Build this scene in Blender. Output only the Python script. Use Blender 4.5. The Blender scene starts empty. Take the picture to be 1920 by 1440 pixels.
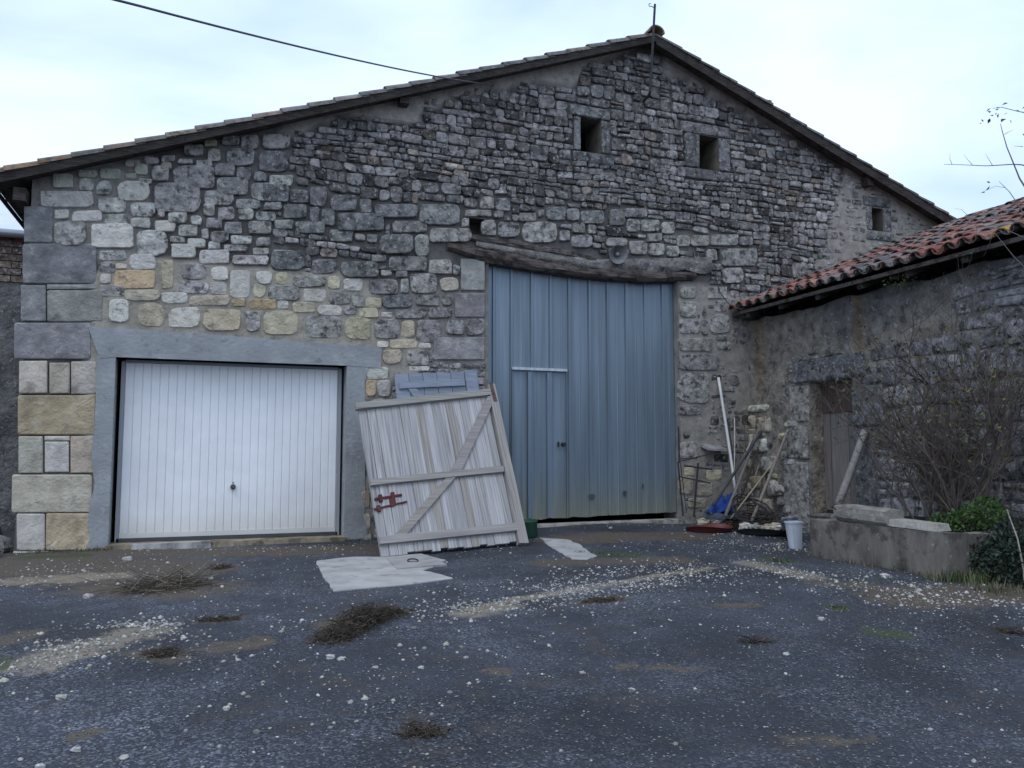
import bpy, math, random
import numpy as np
from mathutils import Vector, Matrix, noise as mnoise

random.seed(7)
rng = np.random.default_rng(7)
scene = bpy.context.scene
C = scene.collection
R = math.radians

# ------------------------------------------------------------------ camera
FPX = 1540.0                       # focal length in photo pixels (1920 wide)
PITCH, YAW = R(4.9), R(20.5)
CAM = Vector((1.852, -10.074, 1.04))
fw = Vector((math.sin(YAW)*math.cos(PITCH), math.cos(YAW)*math.cos(PITCH), math.sin(PITCH)))
rt = Vector((math.cos(YAW), -math.sin(YAW), 0))
up = rt.cross(fw)
cd = bpy.data.cameras.new('camera'); cam = bpy.data.objects.new('camera', cd); C.objects.link(cam)
cam.matrix_world = Matrix(((rt.x, up.x, -fw.x, CAM.x), (rt.y, up.y, -fw.y, CAM.y), (rt.z, up.z, -fw.z, CAM.z), (0, 0, 0, 1)))
cd.sensor_width = 36.0; cd.lens = 36.0*FPX/1920; cd.clip_end = 2000; cd.clip_start = 0.05
scene.camera = cam

# ------------------------------------------------------------------ world: overcast sky
SUN_EL, SUN_ROT = R(60), R(222)
w = bpy.data.worlds.new('World'); scene.world = w; w.use_nodes = True
nt = w.node_tree; nt.nodes.clear()
def wn(t): return nt.nodes.new(t)
out = wn('ShaderNodeOutputWorld'); bg = wn('ShaderNodeBackground'); bg.inputs['Strength'].default_value = 0.10
sky = wn('ShaderNodeTexSky'); sky.sky_type = 'NISHITA'; sky.sun_disc = False
sky.sun_elevation = SUN_EL; sky.sun_rotation = SUN_ROT; sky.air_density = 1.0; sky.dust_density = 1.5
tc = wn('ShaderNodeTexCoord'); mp = wn('ShaderNodeMapping'); mp.inputs['Scale'].default_value = (1.0, 1.0, 2.6)
nz = wn('ShaderNodeTexNoise'); nz.inputs['Scale'].default_value = 1.9; nz.inputs['Detail'].default_value = 5; nz.inputs['Roughness'].default_value = 0.5
nz.inputs['Distortion'].default_value = 0.4
rp = wn('ShaderNodeValToRGB')
rp.color_ramp.elements[0].position = 0.36; rp.color_ramp.elements[0].color = (5.6, 7.3, 10.3, 1)
rp.color_ramp.elements[1].position = 0.56; rp.color_ramp.elements[1].color = (8.4, 10.0, 12.9, 1)
mx = wn('ShaderNodeMix'); mx.data_type = 'RGBA'; mx.inputs['Factor'].default_value = 0.93
nt.links.new(tc.outputs['Generated'], mp.inputs['Vector']); nt.links.new(mp.outputs['Vector'], nz.inputs['Vector'])
nt.links.new(nz.outputs['Fac'], rp.inputs['Fac'])
nt.links.new(sky.outputs['Color'], mx.inputs['A']); nt.links.new(rp.outputs['Color'], mx.inputs['B'])
nt.links.new(mx.outputs['Result'], bg.inputs['Color']); nt.links.new(bg.outputs['Background'], out.inputs['Surface'])

sl = bpy.data.lights.new('sun', 'SUN'); sl.energy = 0.7; sl.angle = R(28); sl.color = (1.0, 0.98, 0.95)
so = bpy.data.objects.new('sun', sl); C.objects.link(so)
sd = Vector((math.sin(SUN_ROT)*math.cos(SUN_EL), math.cos(SUN_ROT)*math.cos(SUN_EL), math.sin(SUN_EL)))
so.rotation_euler = sd.to_track_quat('Z', 'Y').to_euler(); so.location = (0, -20, 30)
scene.view_settings.view_transform = 'Standard'; scene.view_settings.look = 'None'
scene.view_settings.exposure = 0.28; scene.view_settings.gamma = 1.0
scene.view_settings.use_curve_mapping = False

# ------------------------------------------------------------------ photo pixel -> direction -> point on a known surface
def ray(x, y): return fw*FPX + rt*(x-960) + up*(720-y)
def W(x, y, Y=0.0):                       # point on a plane parallel to the barn front
    d = ray(x, y); return CAM + d*((Y-CAM.y)/d.y)
def S(x, y, X):                           # point on a plane parallel to the outbuilding front
    d = ray(x, y); return CAM + d*((X-CAM.x)/d.x)
def px(p):
    v = Vector(p)-CAM; k = FPX/v.dot(fw); return 960+k*v.dot(rt), 720-k*v.dot(up)
def sstep(a, b, t):
    t = min(1, max(0, (t-a)/(b-a))); return t*t*(3-2*t)
def fn(x, y, z=0.0): return mnoise.noise(Vector((x, y, z)))
def gz(x, y):
    z = 0.11*math.exp(-((x-6.9)/2.1)**2)*sstep(-2.2, -0.2, y)
    if y < -5: z -= (-5-y)*0.07 if y > -14 else 0.63
    return z + 0.016*fn(x*0.8, y*0.8) + 0.006*fn(x*3, y*3)
def G(x, y, dz=0.0):                      # point on the ground
    z = 0.0
    for _ in range(8):
        d = ray(x, y); p = CAM + d*((z-CAM.z)/d.z); z = gz(p.x, p.y)
    p.z = z+dz; return p

# ------------------------------------------------------------------ materials
MATS = {}
def M(name, rough=0.85, ns=6.0, na=0.35, bs=40.0, bd=0.004, metal=0.0, stretch=(1, 1, 1), coord='pos', spec=0.3,
      spots=None, dark=None, thick=None):
    """Col attribute x noise; spots = (scale, threshold, colour, amount); dark likewise."""
    if name in MATS: return MATS[name]
    m = bpy.data.materials.new(name); m.use_nodes = True; MATS[name] = m
    t = m.node_tree; n = t.nodes; L = t.links.new
    b = n['Principled BSDF']; b.inputs['Roughness'].default_value = rough; b.inputs['Metallic'].default_value = metal
    b.inputs['Specular IOR Level'].default_value = spec
    at = n.new('ShaderNodeAttribute'); at.attribute_name = 'Col'
    if coord == 'pos':
        src = n.new('ShaderNodeNewGeometry').outputs['Position']
    else:
        a = n.new('ShaderNodeTexCoord'); oi = n.new('ShaderNodeObjectInfo')
        v = n.new('ShaderNodeVectorMath'); v.operation = 'SCALE'; v.inputs[0].default_value = (13, 7, 5); L(oi.outputs['Random'], v.inputs['Scale'])
        s = n.new('ShaderNodeVectorMath'); s.operation = 'ADD'; L(a.outputs['Object'], s.inputs[0]); L(v.outputs[0], s.inputs[1]); src = s.outputs[0]
    mp = n.new('ShaderNodeMapping'); mp.inputs['Scale'].default_value = stretch; L(src, mp.inputs['Vector']); vec = mp.outputs[0]
    def noise(sc, det=5, ro=0.6, vv=vec):
        q = n.new('ShaderNodeTexNoise'); q.inputs['Scale'].default_value = sc; q.inputs['Detail'].default_value = det
        q.inputs['Roughness'].default_value = ro; L(vv, q.inputs['Vector']); return q.outputs['Fac']
    def mr(f, a0, a1, b0, b1):
        q = n.new('ShaderNodeMapRange'); q.inputs['From Min'].default_value = a0; q.inputs['From Max'].default_value = a1
        q.inputs['To Min'].default_value = b0; q.inputs['To Max'].default_value = b1; L(f, q.inputs['Value']); return q.outputs[0]
    def mul(c, f):
        q = n.new('ShaderNodeVectorMath'); q.operation = 'SCALE'; L(c, q.inputs[0]); L(f, q.inputs['Scale']); return q.outputs[0]
    col = mul(at.outputs['Color'], mr(noise(ns), 0.25, 0.75, 1-na, 1+na))
    for spec_ in (dark, spots):
        if spec_:
            sc, th, c, am = spec_
            q = n.new('ShaderNodeMix'); q.data_type = 'RGBA'; L(mr(noise(sc, 6, 0.65, vec if coord == 'obj' else src), th, th+0.09, 0, am), q.inputs['Factor'])
            L(col, q.inputs['A']); q.inputs['B'].default_value = (*c, 1); col = q.outputs['Result']
    L(col, b.inputs['Base Color'])
    if bd:
        bu = n.new('ShaderNodeBump'); bu.inputs['Distance'].default_value = bd; bu.inputs['Strength'].default_value = 1.0
        L(noise(bs, 6, 0.65), bu.inputs['Height']); L(bu.outputs[0], b.inputs['Normal'])
    return m
STONE = M('weathered_stone', 0.92, 9.0, 0.75, 16, 0.045, spots=(21, 0.56, (0.47, 0.46, 0.43), 0.72), dark=(11, 0.53, (0.034, 0.032, 0.031), 0.75), spec=0.12)
CREAMST = M('cream_limestone', 0.92, 8.0, 0.32, 16, 0.035, spots=(16, 0.60, (0.58, 0.56, 0.50), 0.5), dark=(12, 0.585, (0.07, 0.065, 0.06), 0.6), spec=0.12)
ASHLAR = M('ashlar_stone', 0.9, 4.5, 0.42, 17, 0.026, spots=(9, 0.55, (0.44, 0.41, 0.36), 0.4), dark=(5, 0.57, (0.11, 0.10, 0.10), 0.42), spec=0.15)
MORTAR = M('lime_mortar', 0.95, 7, 0.35, 45, 0.012, dark=(11, 0.57, (0.05, 0.05, 0.052), 0.4), spec=0.1)
RENDER = M('old_lime_render', 0.95, 4.5, 0.55, 12, 0.07, spots=(15, 0.56, (0.42, 0.42, 0.42), 0.75), dark=(7.5, 0.52, (0.045, 0.044, 0.046), 0.68), spec=0.1)
CONCRETE = M('fresh_concrete', 0.88, 3.2, 0.26, 24, 0.01, stretch=(0.8, 1, 1.1), spots=(5, 0.56, (0.44, 0.45, 0.45), 0.5), dark=(9, 0.60, (0.14, 0.14, 0.135), 0.6))
OLDCON = M('stained_concrete', 0.9, 5, 0.65, 22, 0.012, stretch=(1, 1, 0.30), spots=(13, 0.61, (0.42, 0.41, 0.38), 0.6), dark=(4.5, 0.51, (0.04, 0.034, 0.028), 0.65))
WHITE = M('white_door_paint', 0.42, 2.0, 0.09, 50, 0.0003, spec=0.45)
STEEL = M('galvanised_sheet', 0.45, 2.2, 0.26, 30, 0.0008, metal=0.35, stretch=(6, 6, 0.22), spec=0.5)
WOODG = M('weathered_grey_wood', 0.88, 2.2, 0.42, 5, 0.003, stretch=(22, 0.5, 0.5), coord='obj', dark=(0.9, 0.57, (0.11, 0.095, 0.085), 0.6))
WOODR = M('weathered_rail_wood', 0.88, 2.2, 0.35, 5, 0.003, stretch=(0.6, 0.6, 22), coord='obj', dark=(0.9, 0.60, (0.10, 0.085, 0.075), 0.5))
WOODD = M('old_dark_timber', 0.92, 4, 0.5, 7, 0.03, stretch=(1.0, 6, 9), coord='pos', dark=(7, 0.5, (0.025, 0.02, 0.018), 0.7))
PAINTW = M('blue_grey_painted_wood', 0.75, 5, 0.22, 30, 0.003, stretch=(1, 1, 8), coord='obj')
PLANKD = M('brown_door_planks', 0.9, 3, 0.35, 14, 0.006, stretch=(12, 12, 0.8), coord='obj')
TILE = M('terracotta_tile', 0.88, 9, 0.5, 40, 0.008, spots=(13, 0.55, (0.22, 0.215, 0.20), 0.8), dark=(8, 0.54, (0.04, 0.034, 0.034), 0.7))
IRON = M('rusty_iron', 0.8, 14, 0.4, 70, 0.002, metal=0.2)
PLAST = M('weathered_plastic', 0.5, 6, 0.12, 30, 0.001, spec=0.4)
CLOTH = M('cloth', 0.9, 20, 0.25, 90, 0.004)
BARK = M('twig_bark', 0.9, 25, 0.3, 80, 0.002)
LEAF = M('leaf', 0.55, 9, 0.35, 40, 0.0, spec=0.4)
PEB = M('limestone_pebble', 0.9, 40, 0.4, 60, 0.004, dark=(35, 0.56, (0.12, 0.11, 0.10), 0.5))
SOIL = M('soil', 0.95, 8, 0.4, 40, 0.02)
METALROOF = M('pale_metal_roof', 0.35, 3, 0.08, 30, 0.0005, metal=0.5, spec=0.5)

# ------------------------------------------------------------------ mesh building
WLOC = {}
class MB:
    def __init__(s, col=(0.5, 0.5, 0.5)): s.v = []; s.f = []; s.c = []; s.col = col
    def add(s, vs, fs, col=None):
        o = len(s.v); s.v += [tuple(p) for p in vs]; s.f += [tuple(i+o for i in f) for f in fs]
        c = col or s.col; s.c += [(*c[:3], 1.0)]*len(vs); return s
    def hexa(s, p, col=None):              # 8 points: 4 back loop, 4 front loop (same order)
        return s.add(p, [(0, 1, 2, 3), (7, 6, 5, 4), (0, 4, 5, 1), (1, 5, 6, 2), (2, 6, 7, 3), (3, 7, 4, 0)], col)
    def box(s, x0, x1, y0, y1, z0, z1, col=None):
        return s.hexa([(x0, y1, z0), (x1, y1, z0), (x1, y1, z1), (x0, y1, z1), (x0, y0, z0), (x1, y0, z0), (x1, y0, z1), (x0, y0, z1)], col)
    def bar(s, a, b, wd, th, side=None, col=None):   # rectangular bar from a to b
        a = Vector(a); b = Vector(b); d = (b-a).normalized()
        n = Vector(side) if side else Vector((0, -1, 0))
        u = d.cross(n).normalized(); n = u.cross(d).normalized()
        u *= wd/2; n *= th/2
        return s.hexa([a-u-n, a+u-n, b+u-n, b-u-n, a-u+n, a+u+n, b+u+n, b-u+n], col)
    def tube(s, pts, r, n=8, col=None, cap=True):
        pts = [Vector(p) for p in pts]; k = len(pts); vs = []; fs = []
        ref = None
        for i, p in enumerate(pts):
            d = (pts[min(i+1, k-1)]-pts[max(i-1, 0)]).normalized()
            if ref is None: ref = d.orthogonal().normalized()
            ref = (ref - d*ref.dot(d));
            ref = ref.normalized() if ref.length > 1e-6 else d.orthogonal().normalized()
            q = d.cross(ref); ri = r[i] if isinstance(r, (list, tuple)) else r
            for j in range(n):
                a = 2*math.pi*j/n; vs.append(p+ref*(ri*math.cos(a))+q*(ri*math.sin(a)))
        for i in range(k-1):
            for j in range(n):
                j2 = (j+1) % n; fs.append((i*n+j, i*n+j2, (i+1)*n+j2, (i+1)*n+j))
        if cap: fs += [tuple(range(n-1, -1, -1)), tuple((k-1)*n+j for j in range(n))]
        return s.add(vs, fs, col)
    def prism(s, front, off, col=None):    # polygon + offset vector
        k = len(front); off = Vector(off); f = [Vector(p) for p in front]
        vs = f+[p+off for p in f]
        fs = [tuple(range(k)), tuple(range(2*k-1, k-1, -1))]+[(i, i+k, (i+1) % k+k, (i+1) % k) for i in range(k)]
        return s.add(vs, fs, col)
    def build(s, name, mat, parent=None, smooth=False, kind=None, keep=False):
        v = np.array(s.v, dtype=np.float64); ctr = np.zeros(3) if keep else (v.min(0)+v.max(0))/2
        me = bpy.data.meshes.new(name); me.from_pydata([tuple(p) for p in (v-ctr)], [], s.f)
        a = me.color_attributes.new('Col', 'FLOAT_COLOR', 'POINT'); a.data.foreach_set('color', np.array(s.c, dtype=np.float32).ravel())
        if smooth: me.polygons.foreach_set('use_smooth', [True]*len(me.polygons))
        me.materials.append(mat); me.update()
        o = bpy.data.objects.new(name, me); C.objects.link(o)
        wl = Vector(ctr); WLOC[o.name] = wl
        if parent: o.parent = parent; o.location = wl-WLOC[parent.name]
        else: o.location = wl
        if kind: o['kind'] = kind
        return o
def thing(name, label, cat, loc=(0, 0, 0), group=None, mat=None):
    o = bpy.data.objects.new(name, None); C.objects.link(o); o.empty_display_size = 0.2
    if mat is not None: o.matrix_world = mat; WLOC[o.name] = Vector((0, 0, 0))
    else: o.location = loc; WLOC[o.name] = Vector(loc)
    return tag(o, label, cat, group)
def tag(o, label, cat, group=None):
    o['label'] = label; o['category'] = cat
    if group: o['group'] = group
    return o
def vary(c, a=0.15, h=0.04):
    k = 1+random.uniform(-a, a); return tuple(max(0.005, x*k*(1+random.uniform(-h, h))) for x in c)

def add_stone(mb, quad, P, proud, col, n=None, power=4.0, inset=0.012, rough=0.05, back=0.03, tilt=0.25):
    """quad: 4 (u,v) corners ccw; P(u,v,d) -> world with d outwards. An angular stone with broken corners."""
    (x0, y0), (x1, y1), (x2, y2), (x3, y3) = quad
    half = 0.25*(abs(x1-x0)+abs(x2-x3)); hh = 0.25*(abs(y3-y0)+abs(y2-y1)); half = max(half, .01); hh = max(hh, .01)
    mn = min(half, hh); k = 1.0/power                # power: squareness
    ring = []
    for (cx, cy) in ((1, 1), (-1, 1), (-1, -1), (1, -1)):
        ca, cb = random.uniform(.35, 1.5)*k*mn/half, random.uniform(.35, 1.5)*k*mn/hh
        ca, cb = min(ca, .8), min(cb, .8)
        p1, p2 = (cx, cy*(1-cb)), (cx*(1-ca), cy)
        mid = (cx*(1-ca*.28), cy*(1-cb*.28))
        seq = [p1, mid, p2] if cx*cy > 0 else [p2, mid, p1]
        ring += [(a*(1+random.uniform(-rough, rough*.4)), b_*(1+random.uniform(-rough, rough*.4))) for a, b_ in seq]
    n = len(ring)
    def bil(a, b):
        s, t = (a+1)/2, (b+1)/2
        return ((1-s)*(1-t)*x0+s*(1-t)*x1+s*t*x2+(1-s)*t*x3, (1-s)*(1-t)*y0+s*(1-t)*y1+s*t*y2+(1-s)*t*y3)
    tx, ty = random.uniform(-tilt, tilt)*proud, random.uniform(-tilt, tilt)*proud
    vs = []
    ia, ib = max(0.4, 1-inset/half), max(0.4, 1-inset/hh)
    for k in range(3):
        for (a, b) in ring:
            if k == 0: u, v = bil(a, b); vs.append(P(u, v, -back))
            elif k == 1:
                u, v = bil(a*0.99, b*0.99); vs.append(P(u, v, proud*0.55+tx*a+ty*b+random.uniform(-.08, .08)*proud))
            else:
                u, v = bil(a*ia, b*ib); vs.append(P(u, v, proud*.92+tx*a+ty*b+random.uniform(-.13, .13)*proud))
    u, v = bil(random.uniform(-.3, .3), random.uniform(-.3, .3)); vs.append(P(u, v, proud*random.uniform(.9, 1.2)))
    fs = []
    for k in (0, 1):
        for i in range(n):
            j = (i+1) % n; fs.append((k*n+i, k*n+j, (k+1)*n+j, (k+1)*n+i))
    for i in range(n): fs.append((2*n+i, 2*n+(i+1) % n, 3*n))
    mb.add(vs, fs, col)

def pack(u0, u1, v0, v1, blocked, sizes, courses=None, cu=0.034, cv=0.028):
    """coursed rubble: courses of broken joints first, then small stones in what is left; returns rectangles"""
    nu, nv = int((u1-u0)/cu), int((v1-v0)/cv)
    occ = np.zeros((nv, nu), bool)
    for j in range(nv):
        for i in range(nu):
            occ[j, i] = blocked(u0+(i+.5)*cu, v0+(j+.5)*cv)
    res = []
    def put(i, j, w_, h_):
        occ[j:j+h_, i:i+w_] = True; res.append((u0+i*cu, v0+j*cv, u0+(i+w_)*cu, v0+(j+h_)*cv))
    if courses:
        j = 0
        while j < nv-2:
            h = random.choice(courses); i = random.randint(0, 3)
            while i < nu-2:
                if occ[j, i]: i += 1; continue
                wl, wh, hl, hh = sizes(u0+i*cu, v0+j*cv)
                w_ = random.randint(wl, wh)
                if random.random() < .35: w_ = random.randint(wl, (wl+wh)//2)
                k = 0
                while k < w_+2 and i+k < nu and not occ[j:j+h, i+k].any(): k += 1
                if k < 2: i += 1; continue
                if k <= w_+1: w_ = k
                r = random.random(); hg = h
                if r < .10 and j+h+2 < nv and not occ[j+h:j+h+2, i:i+w_].any() and w_ > 4: hg = h+2
                elif r < .16 and h > 3: hg = h-1
                if r > .86 and h >= 4 and w_ >= 4:
                    a_ = random.randint(2, h-2); put(i, j, w_, a_); put(i, j+a_, w_, h-a_)
                elif r > .80 and h >= 4 and w_ >= 5:
                    put(i, j, w_, 2); m_ = w_//2; put(i, j+2, m_, h-2); put(i+m_, j+2, w_-m_, h-2)
                else: put(i, j, w_, hg)
                i += w_
            j += h
    for j in range(nv):
        i = 0
        while i < nu:
            if occ[j, i]: i += 1; continue
            wl, wh, hl, hh = sizes(u0+i*cu, v0+j*cv); h = random.randint(hl, hh); w_ = random.randint(wl, wh); k = 0
            while k < w_ and i+k < nu and not occ[j, i+k]: k += 1
            w_ = k; hg = 1
            while hg < h and j+hg < nv and not occ[j+hg, i:i+w_].any(): hg += 1
            if w_ >= 2 and hg >= 2: put(i, j, w_, hg)
            else: occ[j:j+hg, i:i+w_] = True
            i += w_
    return res
def warp(u, v, a=0.034):
    return u+a*fn(u*1.3, v*1.3, 5), v+a*1.5*fn(u*.9, v*1.6, 9)
def cell_quad(r, joint=0.008, jit=0.011):
    a, b, c, d = r; j = joint
    q = [(a+j, b+j), (c-j, b+j), (c-j, d-j), (a+j, d-j)]
    q = [(u+random.uniform(-jit, jit), v+random.uniform(-jit, jit)) for u, v in q]
    return [warp(u, v) for u, v in q]

# ------------------------------------------------------------------ ground
def axis(a, b, fa, fb, fine, grow=1.35):
    x = list(np.arange(fa, fb+1e-6, fine)); s = fine; p = fb
    while p < b: s *= grow; p += s; x.append(p)
    s = fine; p = fa
    while p > a: s *= grow; p -= s; x.insert(0, p)
    return x
def seg_d(p, a, b):
    ax, ay = a.x, a.y; dx, dy = b.x-ax, b.y-ay; L2 = dx*dx+dy*dy+1e-9
    t = min(1, max(0, ((p[0]-ax)*dx+(p[1]-ay)*dy)/L2)); return math.hypot(p[0]-ax-t*dx, p[1]-ay-t*dy)
DIRT = [(G(0, 1058), G(250, 1068), 1.0), (G(230, 1100), G(350, 1105), .5), (G(270, 1225), G(320, 1230), .14), (G(410, 1215), G(480, 1203), .12),
        (G(1060, 1010), G(1290, 1005), .38), (G(1040, 1055), G(1260, 1050), .3), (G(200, 1035), G(690, 1030), .5), (G(390, 1165), G(440, 1160), .1), (G(1100, 1130), G(1160, 1120), .12),
        (G(1170, 1250), G(1320, 1255), .06), (G(770, 1375), G(810, 1370), .07), (G(920, 1255), G(950, 1260), .06), (G(1560, 1095), G(1640, 1100), .2), (G(1700, 1120), G(1910, 1110), .4),
        (G(0, 1205), G(60, 1185), .12), (G(120, 1390), G(180, 1370), .05), (G(1350, 1135), G(1410, 1135), .08), (G(1490, 1390), G(1640, 1385), .05), (G(640, 1170), G(730, 1150), .2),
        (G(380, 1075), G(420, 1065), .18)]
SAND = [(G(60, 1245), G(270, 1185), .20), (G(1400, 1055), G(1520, 1082), .16), (G(880, 1150), G(945, 1135), .16), (G(960, 1125), G(1330, 1065), .09), (G(30, 1090), G(200, 1080), .25)]
MOSS = [(G(1080, 1035), G(1180, 1040), .2), (G(1440, 1048), G(1470, 1052), .14), (G(1560, 1140), G(1580, 1140), .07), (G(1760, 1085), G(1830, 1085), .15), (G(60, 1045), G(150, 1042), .18), (G(1490, 1160), G(1520, 1160), .06), (G(0, 1240), G(0, 1250), .1), (G(1640, 1185), G(1690, 1190), .1)]
gx = axis(-160, 160, -2.5, 11.0, 0.075); gy = axis(-120, 160, -9.4, 0.6, 0.075)
gm = MB(); nxg, nyg = len(gx), len(gy)
def zone(p, lst, soft=0.6):
    m = 0.0
    for a, b, r in lst:
        d = seg_d(p, a, b)/r
        if d < 1.6: m = max(m, 1-sstep(0.35, 1.5, d))
    return m
for y in gy:
    for x in gx:
        near = -2.5 <= x <= 11 and -9.4 <= y <= .6
        gm.v.append((x, y, gz(x, y) if abs(x) < 60 and abs(y) < 60 else (gz(60, y) if y > -14 else -.63)))
        gm.c.append((zone((x, y), DIRT), zone((x, y), SAND), zone((x, y), MOSS), 1) if near else (0.3 if y > 0 else 0, 0, 0, 1))
gm.f = [(j*nxg+i, j*nxg+i+1, (j+1)*nxg+i+1, (j+1)*nxg+i) for j in range(nyg-1) for i in range(nxg-1)]
# asphalt material: attribute channels R dirt, G sand, B moss
m = bpy.data.materials.new('worn_asphalt'); m.use_nodes = True; t = m.node_tree; n = t.nodes; L = t.links.new
b = n['Principled BSDF']; b.inputs['Roughness'].default_value = 0.82; b.inputs['Specular IOR Level'].default_value = 0.35
pos = n.new('ShaderNodeNewGeometry').outputs['Position']
at = n.new('ShaderNodeAttribute'); at.attribute_name = 'Col'; sp = n.new('ShaderNodeSeparateColor'); L(at.outputs['Color'], sp.inputs[0])
def tnoise(sc, det=6, ro=.65):
    q = n.new('ShaderNodeTexNoise'); q.inputs['Scale'].default_value = sc; q.inputs['Detail'].default_value = det; q.inputs['Roughness'].default_value = ro; L(pos, q.inputs['Vector']); return q.outputs['Fac']
def tmr(f, a0, a1, b0, b1):
    q = n.new('ShaderNodeMapRange'); q.inputs['From Min'].default_value = a0; q.inputs['From Max'].default_value = a1; q.inputs['To Min'].default_value = b0; q.inputs['To Max'].default_value = b1; L(f, q.inputs['Value']); return q.outputs[0]
def tmix(f, a, bb):
    q = n.new('ShaderNodeMix'); q.data_type = 'RGBA'
    L(f, q.inputs['Factor'])
    for k, s in (('A', a), ('B', bb)):
        if isinstance(s, tuple): q.inputs[k].default_value = (*s, 1)
        else: L(s, q.inputs[k])
    return q.outputs['Result']
def tmath(op, a, bb):
    q = n.new('ShaderNodeMath'); q.operation = op
    for k, s in enumerate((a, bb)):
        if isinstance(s, (int, float)): q.inputs[k].default_value = s
        else: L(s, q.inputs[k])
    return q.outputs[0]
vo = n.new('ShaderNodeTexVoronoi'); vo.inputs['Scale'].default_value = 85; L(pos, vo.inputs['Vector'])
vs_ = n.new('ShaderNodeSeparateColor'); L(vo.outputs['Color'], vs_.inputs[0])
agg = tmix(tmath('MULTIPLY', tmr(vs_.outputs[0], 0.55, 1.0, 0, 0.95), tmr(tnoise(0.8, 5), 0.40, 0.60, 0.15, 1.0)), (0.036, 0.040, 0.051), (0.165, 0.178, 0.208))
big = tmr(tnoise(0.7, 6), 0.34, 0.66, 0.52, 1.45)
q = n.new('ShaderNodeVectorMath'); q.operation = 'SCALE'; L(agg, q.inputs[0]); L(big, q.inputs['Scale']); base = q.outputs[0]
base = tmix(tmr(tnoise(3.6), 0.54, 0.66, 0, 0.6), base, (0.062, 0.05, 0.04))
base = tmix(tmr(tnoise(2.3), 0.53, 0.60, 0, 0.55), base, (0.030, 0.031, 0.035))
def edge(ch, k=0.9): return tmr(tmath('ADD', sp.outputs[ch], tmath('MULTIPLY', tmath('SUBTRACT', tnoise(7.5, 7, .7), 0.5), 2.4)), 0.35, 0.95, 0, k)
base = tmix(edge(0, .95), base, tmix(tnoise(30, 5), (0.045, 0.034, 0.024), (0.16, 0.125, 0.09)))
base = tmix(edge(1, .62), base, tmix(tnoise(60, 5), (0.16, 0.12, 0.075), (0.46, 0.39, 0.29)))
base = tmix(edge(2, .85), base, tmix(tnoise(35, 5), (0.03, 0.042, 0.015), (0.07, 0.09, 0.03)))
L(base, b.inputs['Base Color'])
bu = n.new('ShaderNodeBump'); bu.inputs['Distance'].default_value = 0.012
L(tmath('ADD', tmath('MULTIPLY', vo.outputs['Distance'], -0.6), tnoise(22, 5)), bu.inputs['Height']); L(bu.outputs[0], b.inputs['Normal'])
gm.build('ground', m, kind='structure', keep=True, smooth=True)

# ------------------------------------------------------------------ barn
barn = thing('barn', 'long stone barn with wide tiled gable, white garage door and blue-grey metal gate', 'barn', (6.8, 0, 0))
OV = -0.24                                     # verge overhang plane
RIDGE = W(1230, 57, OV); LP = W(0, 314, OV); RP = W(1788, 404, OV)
slL = (RIDGE.z-LP.z)/(RIDGE.x-LP.x); slR = (RIDGE.z-RP.z)/(RP.x-RIDGE.x)
def tile_top(x): return RIDGE.z-(RIDGE.x-x)*slL if x < RIDGE.x else RIDGE.z-(x-RIDGE.x)*slR
def gable(x): return tile_top(x)-0.17
WALLR = 13.9
# openings (x0,x1,z0,z1)
GAR = (0.90, 3.46, 0.0, 2.12); GATE = (5.29, 8.17, 0.0, 3.62)
WIN = [(6.64, 6.95, 5.25, 5.73), (8.57, 8.90, 5.24, 5.75), (11.78, 12.02, 4.62, 5.0)]
HOLE = [(5.0, 5.20, 3.98, 4.18), (8.74, 8.93, 3.86, 3.98)]
for i, (a, bb) in enumerate((((880, 408), (908, 440)), ((1330, 464), (1350, 486)))):
    p, q_ = W(*a), W(*bb); HOLE[i] = (p.x, q_.x, q_.z, p.z)
OPEN = [GAR, GATE]+WIN+HOLE
def inside(x, z, o, m=0.0): return o[0]-m < x < o[1]+m and o[2]-m < z < o[3]+m
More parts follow.
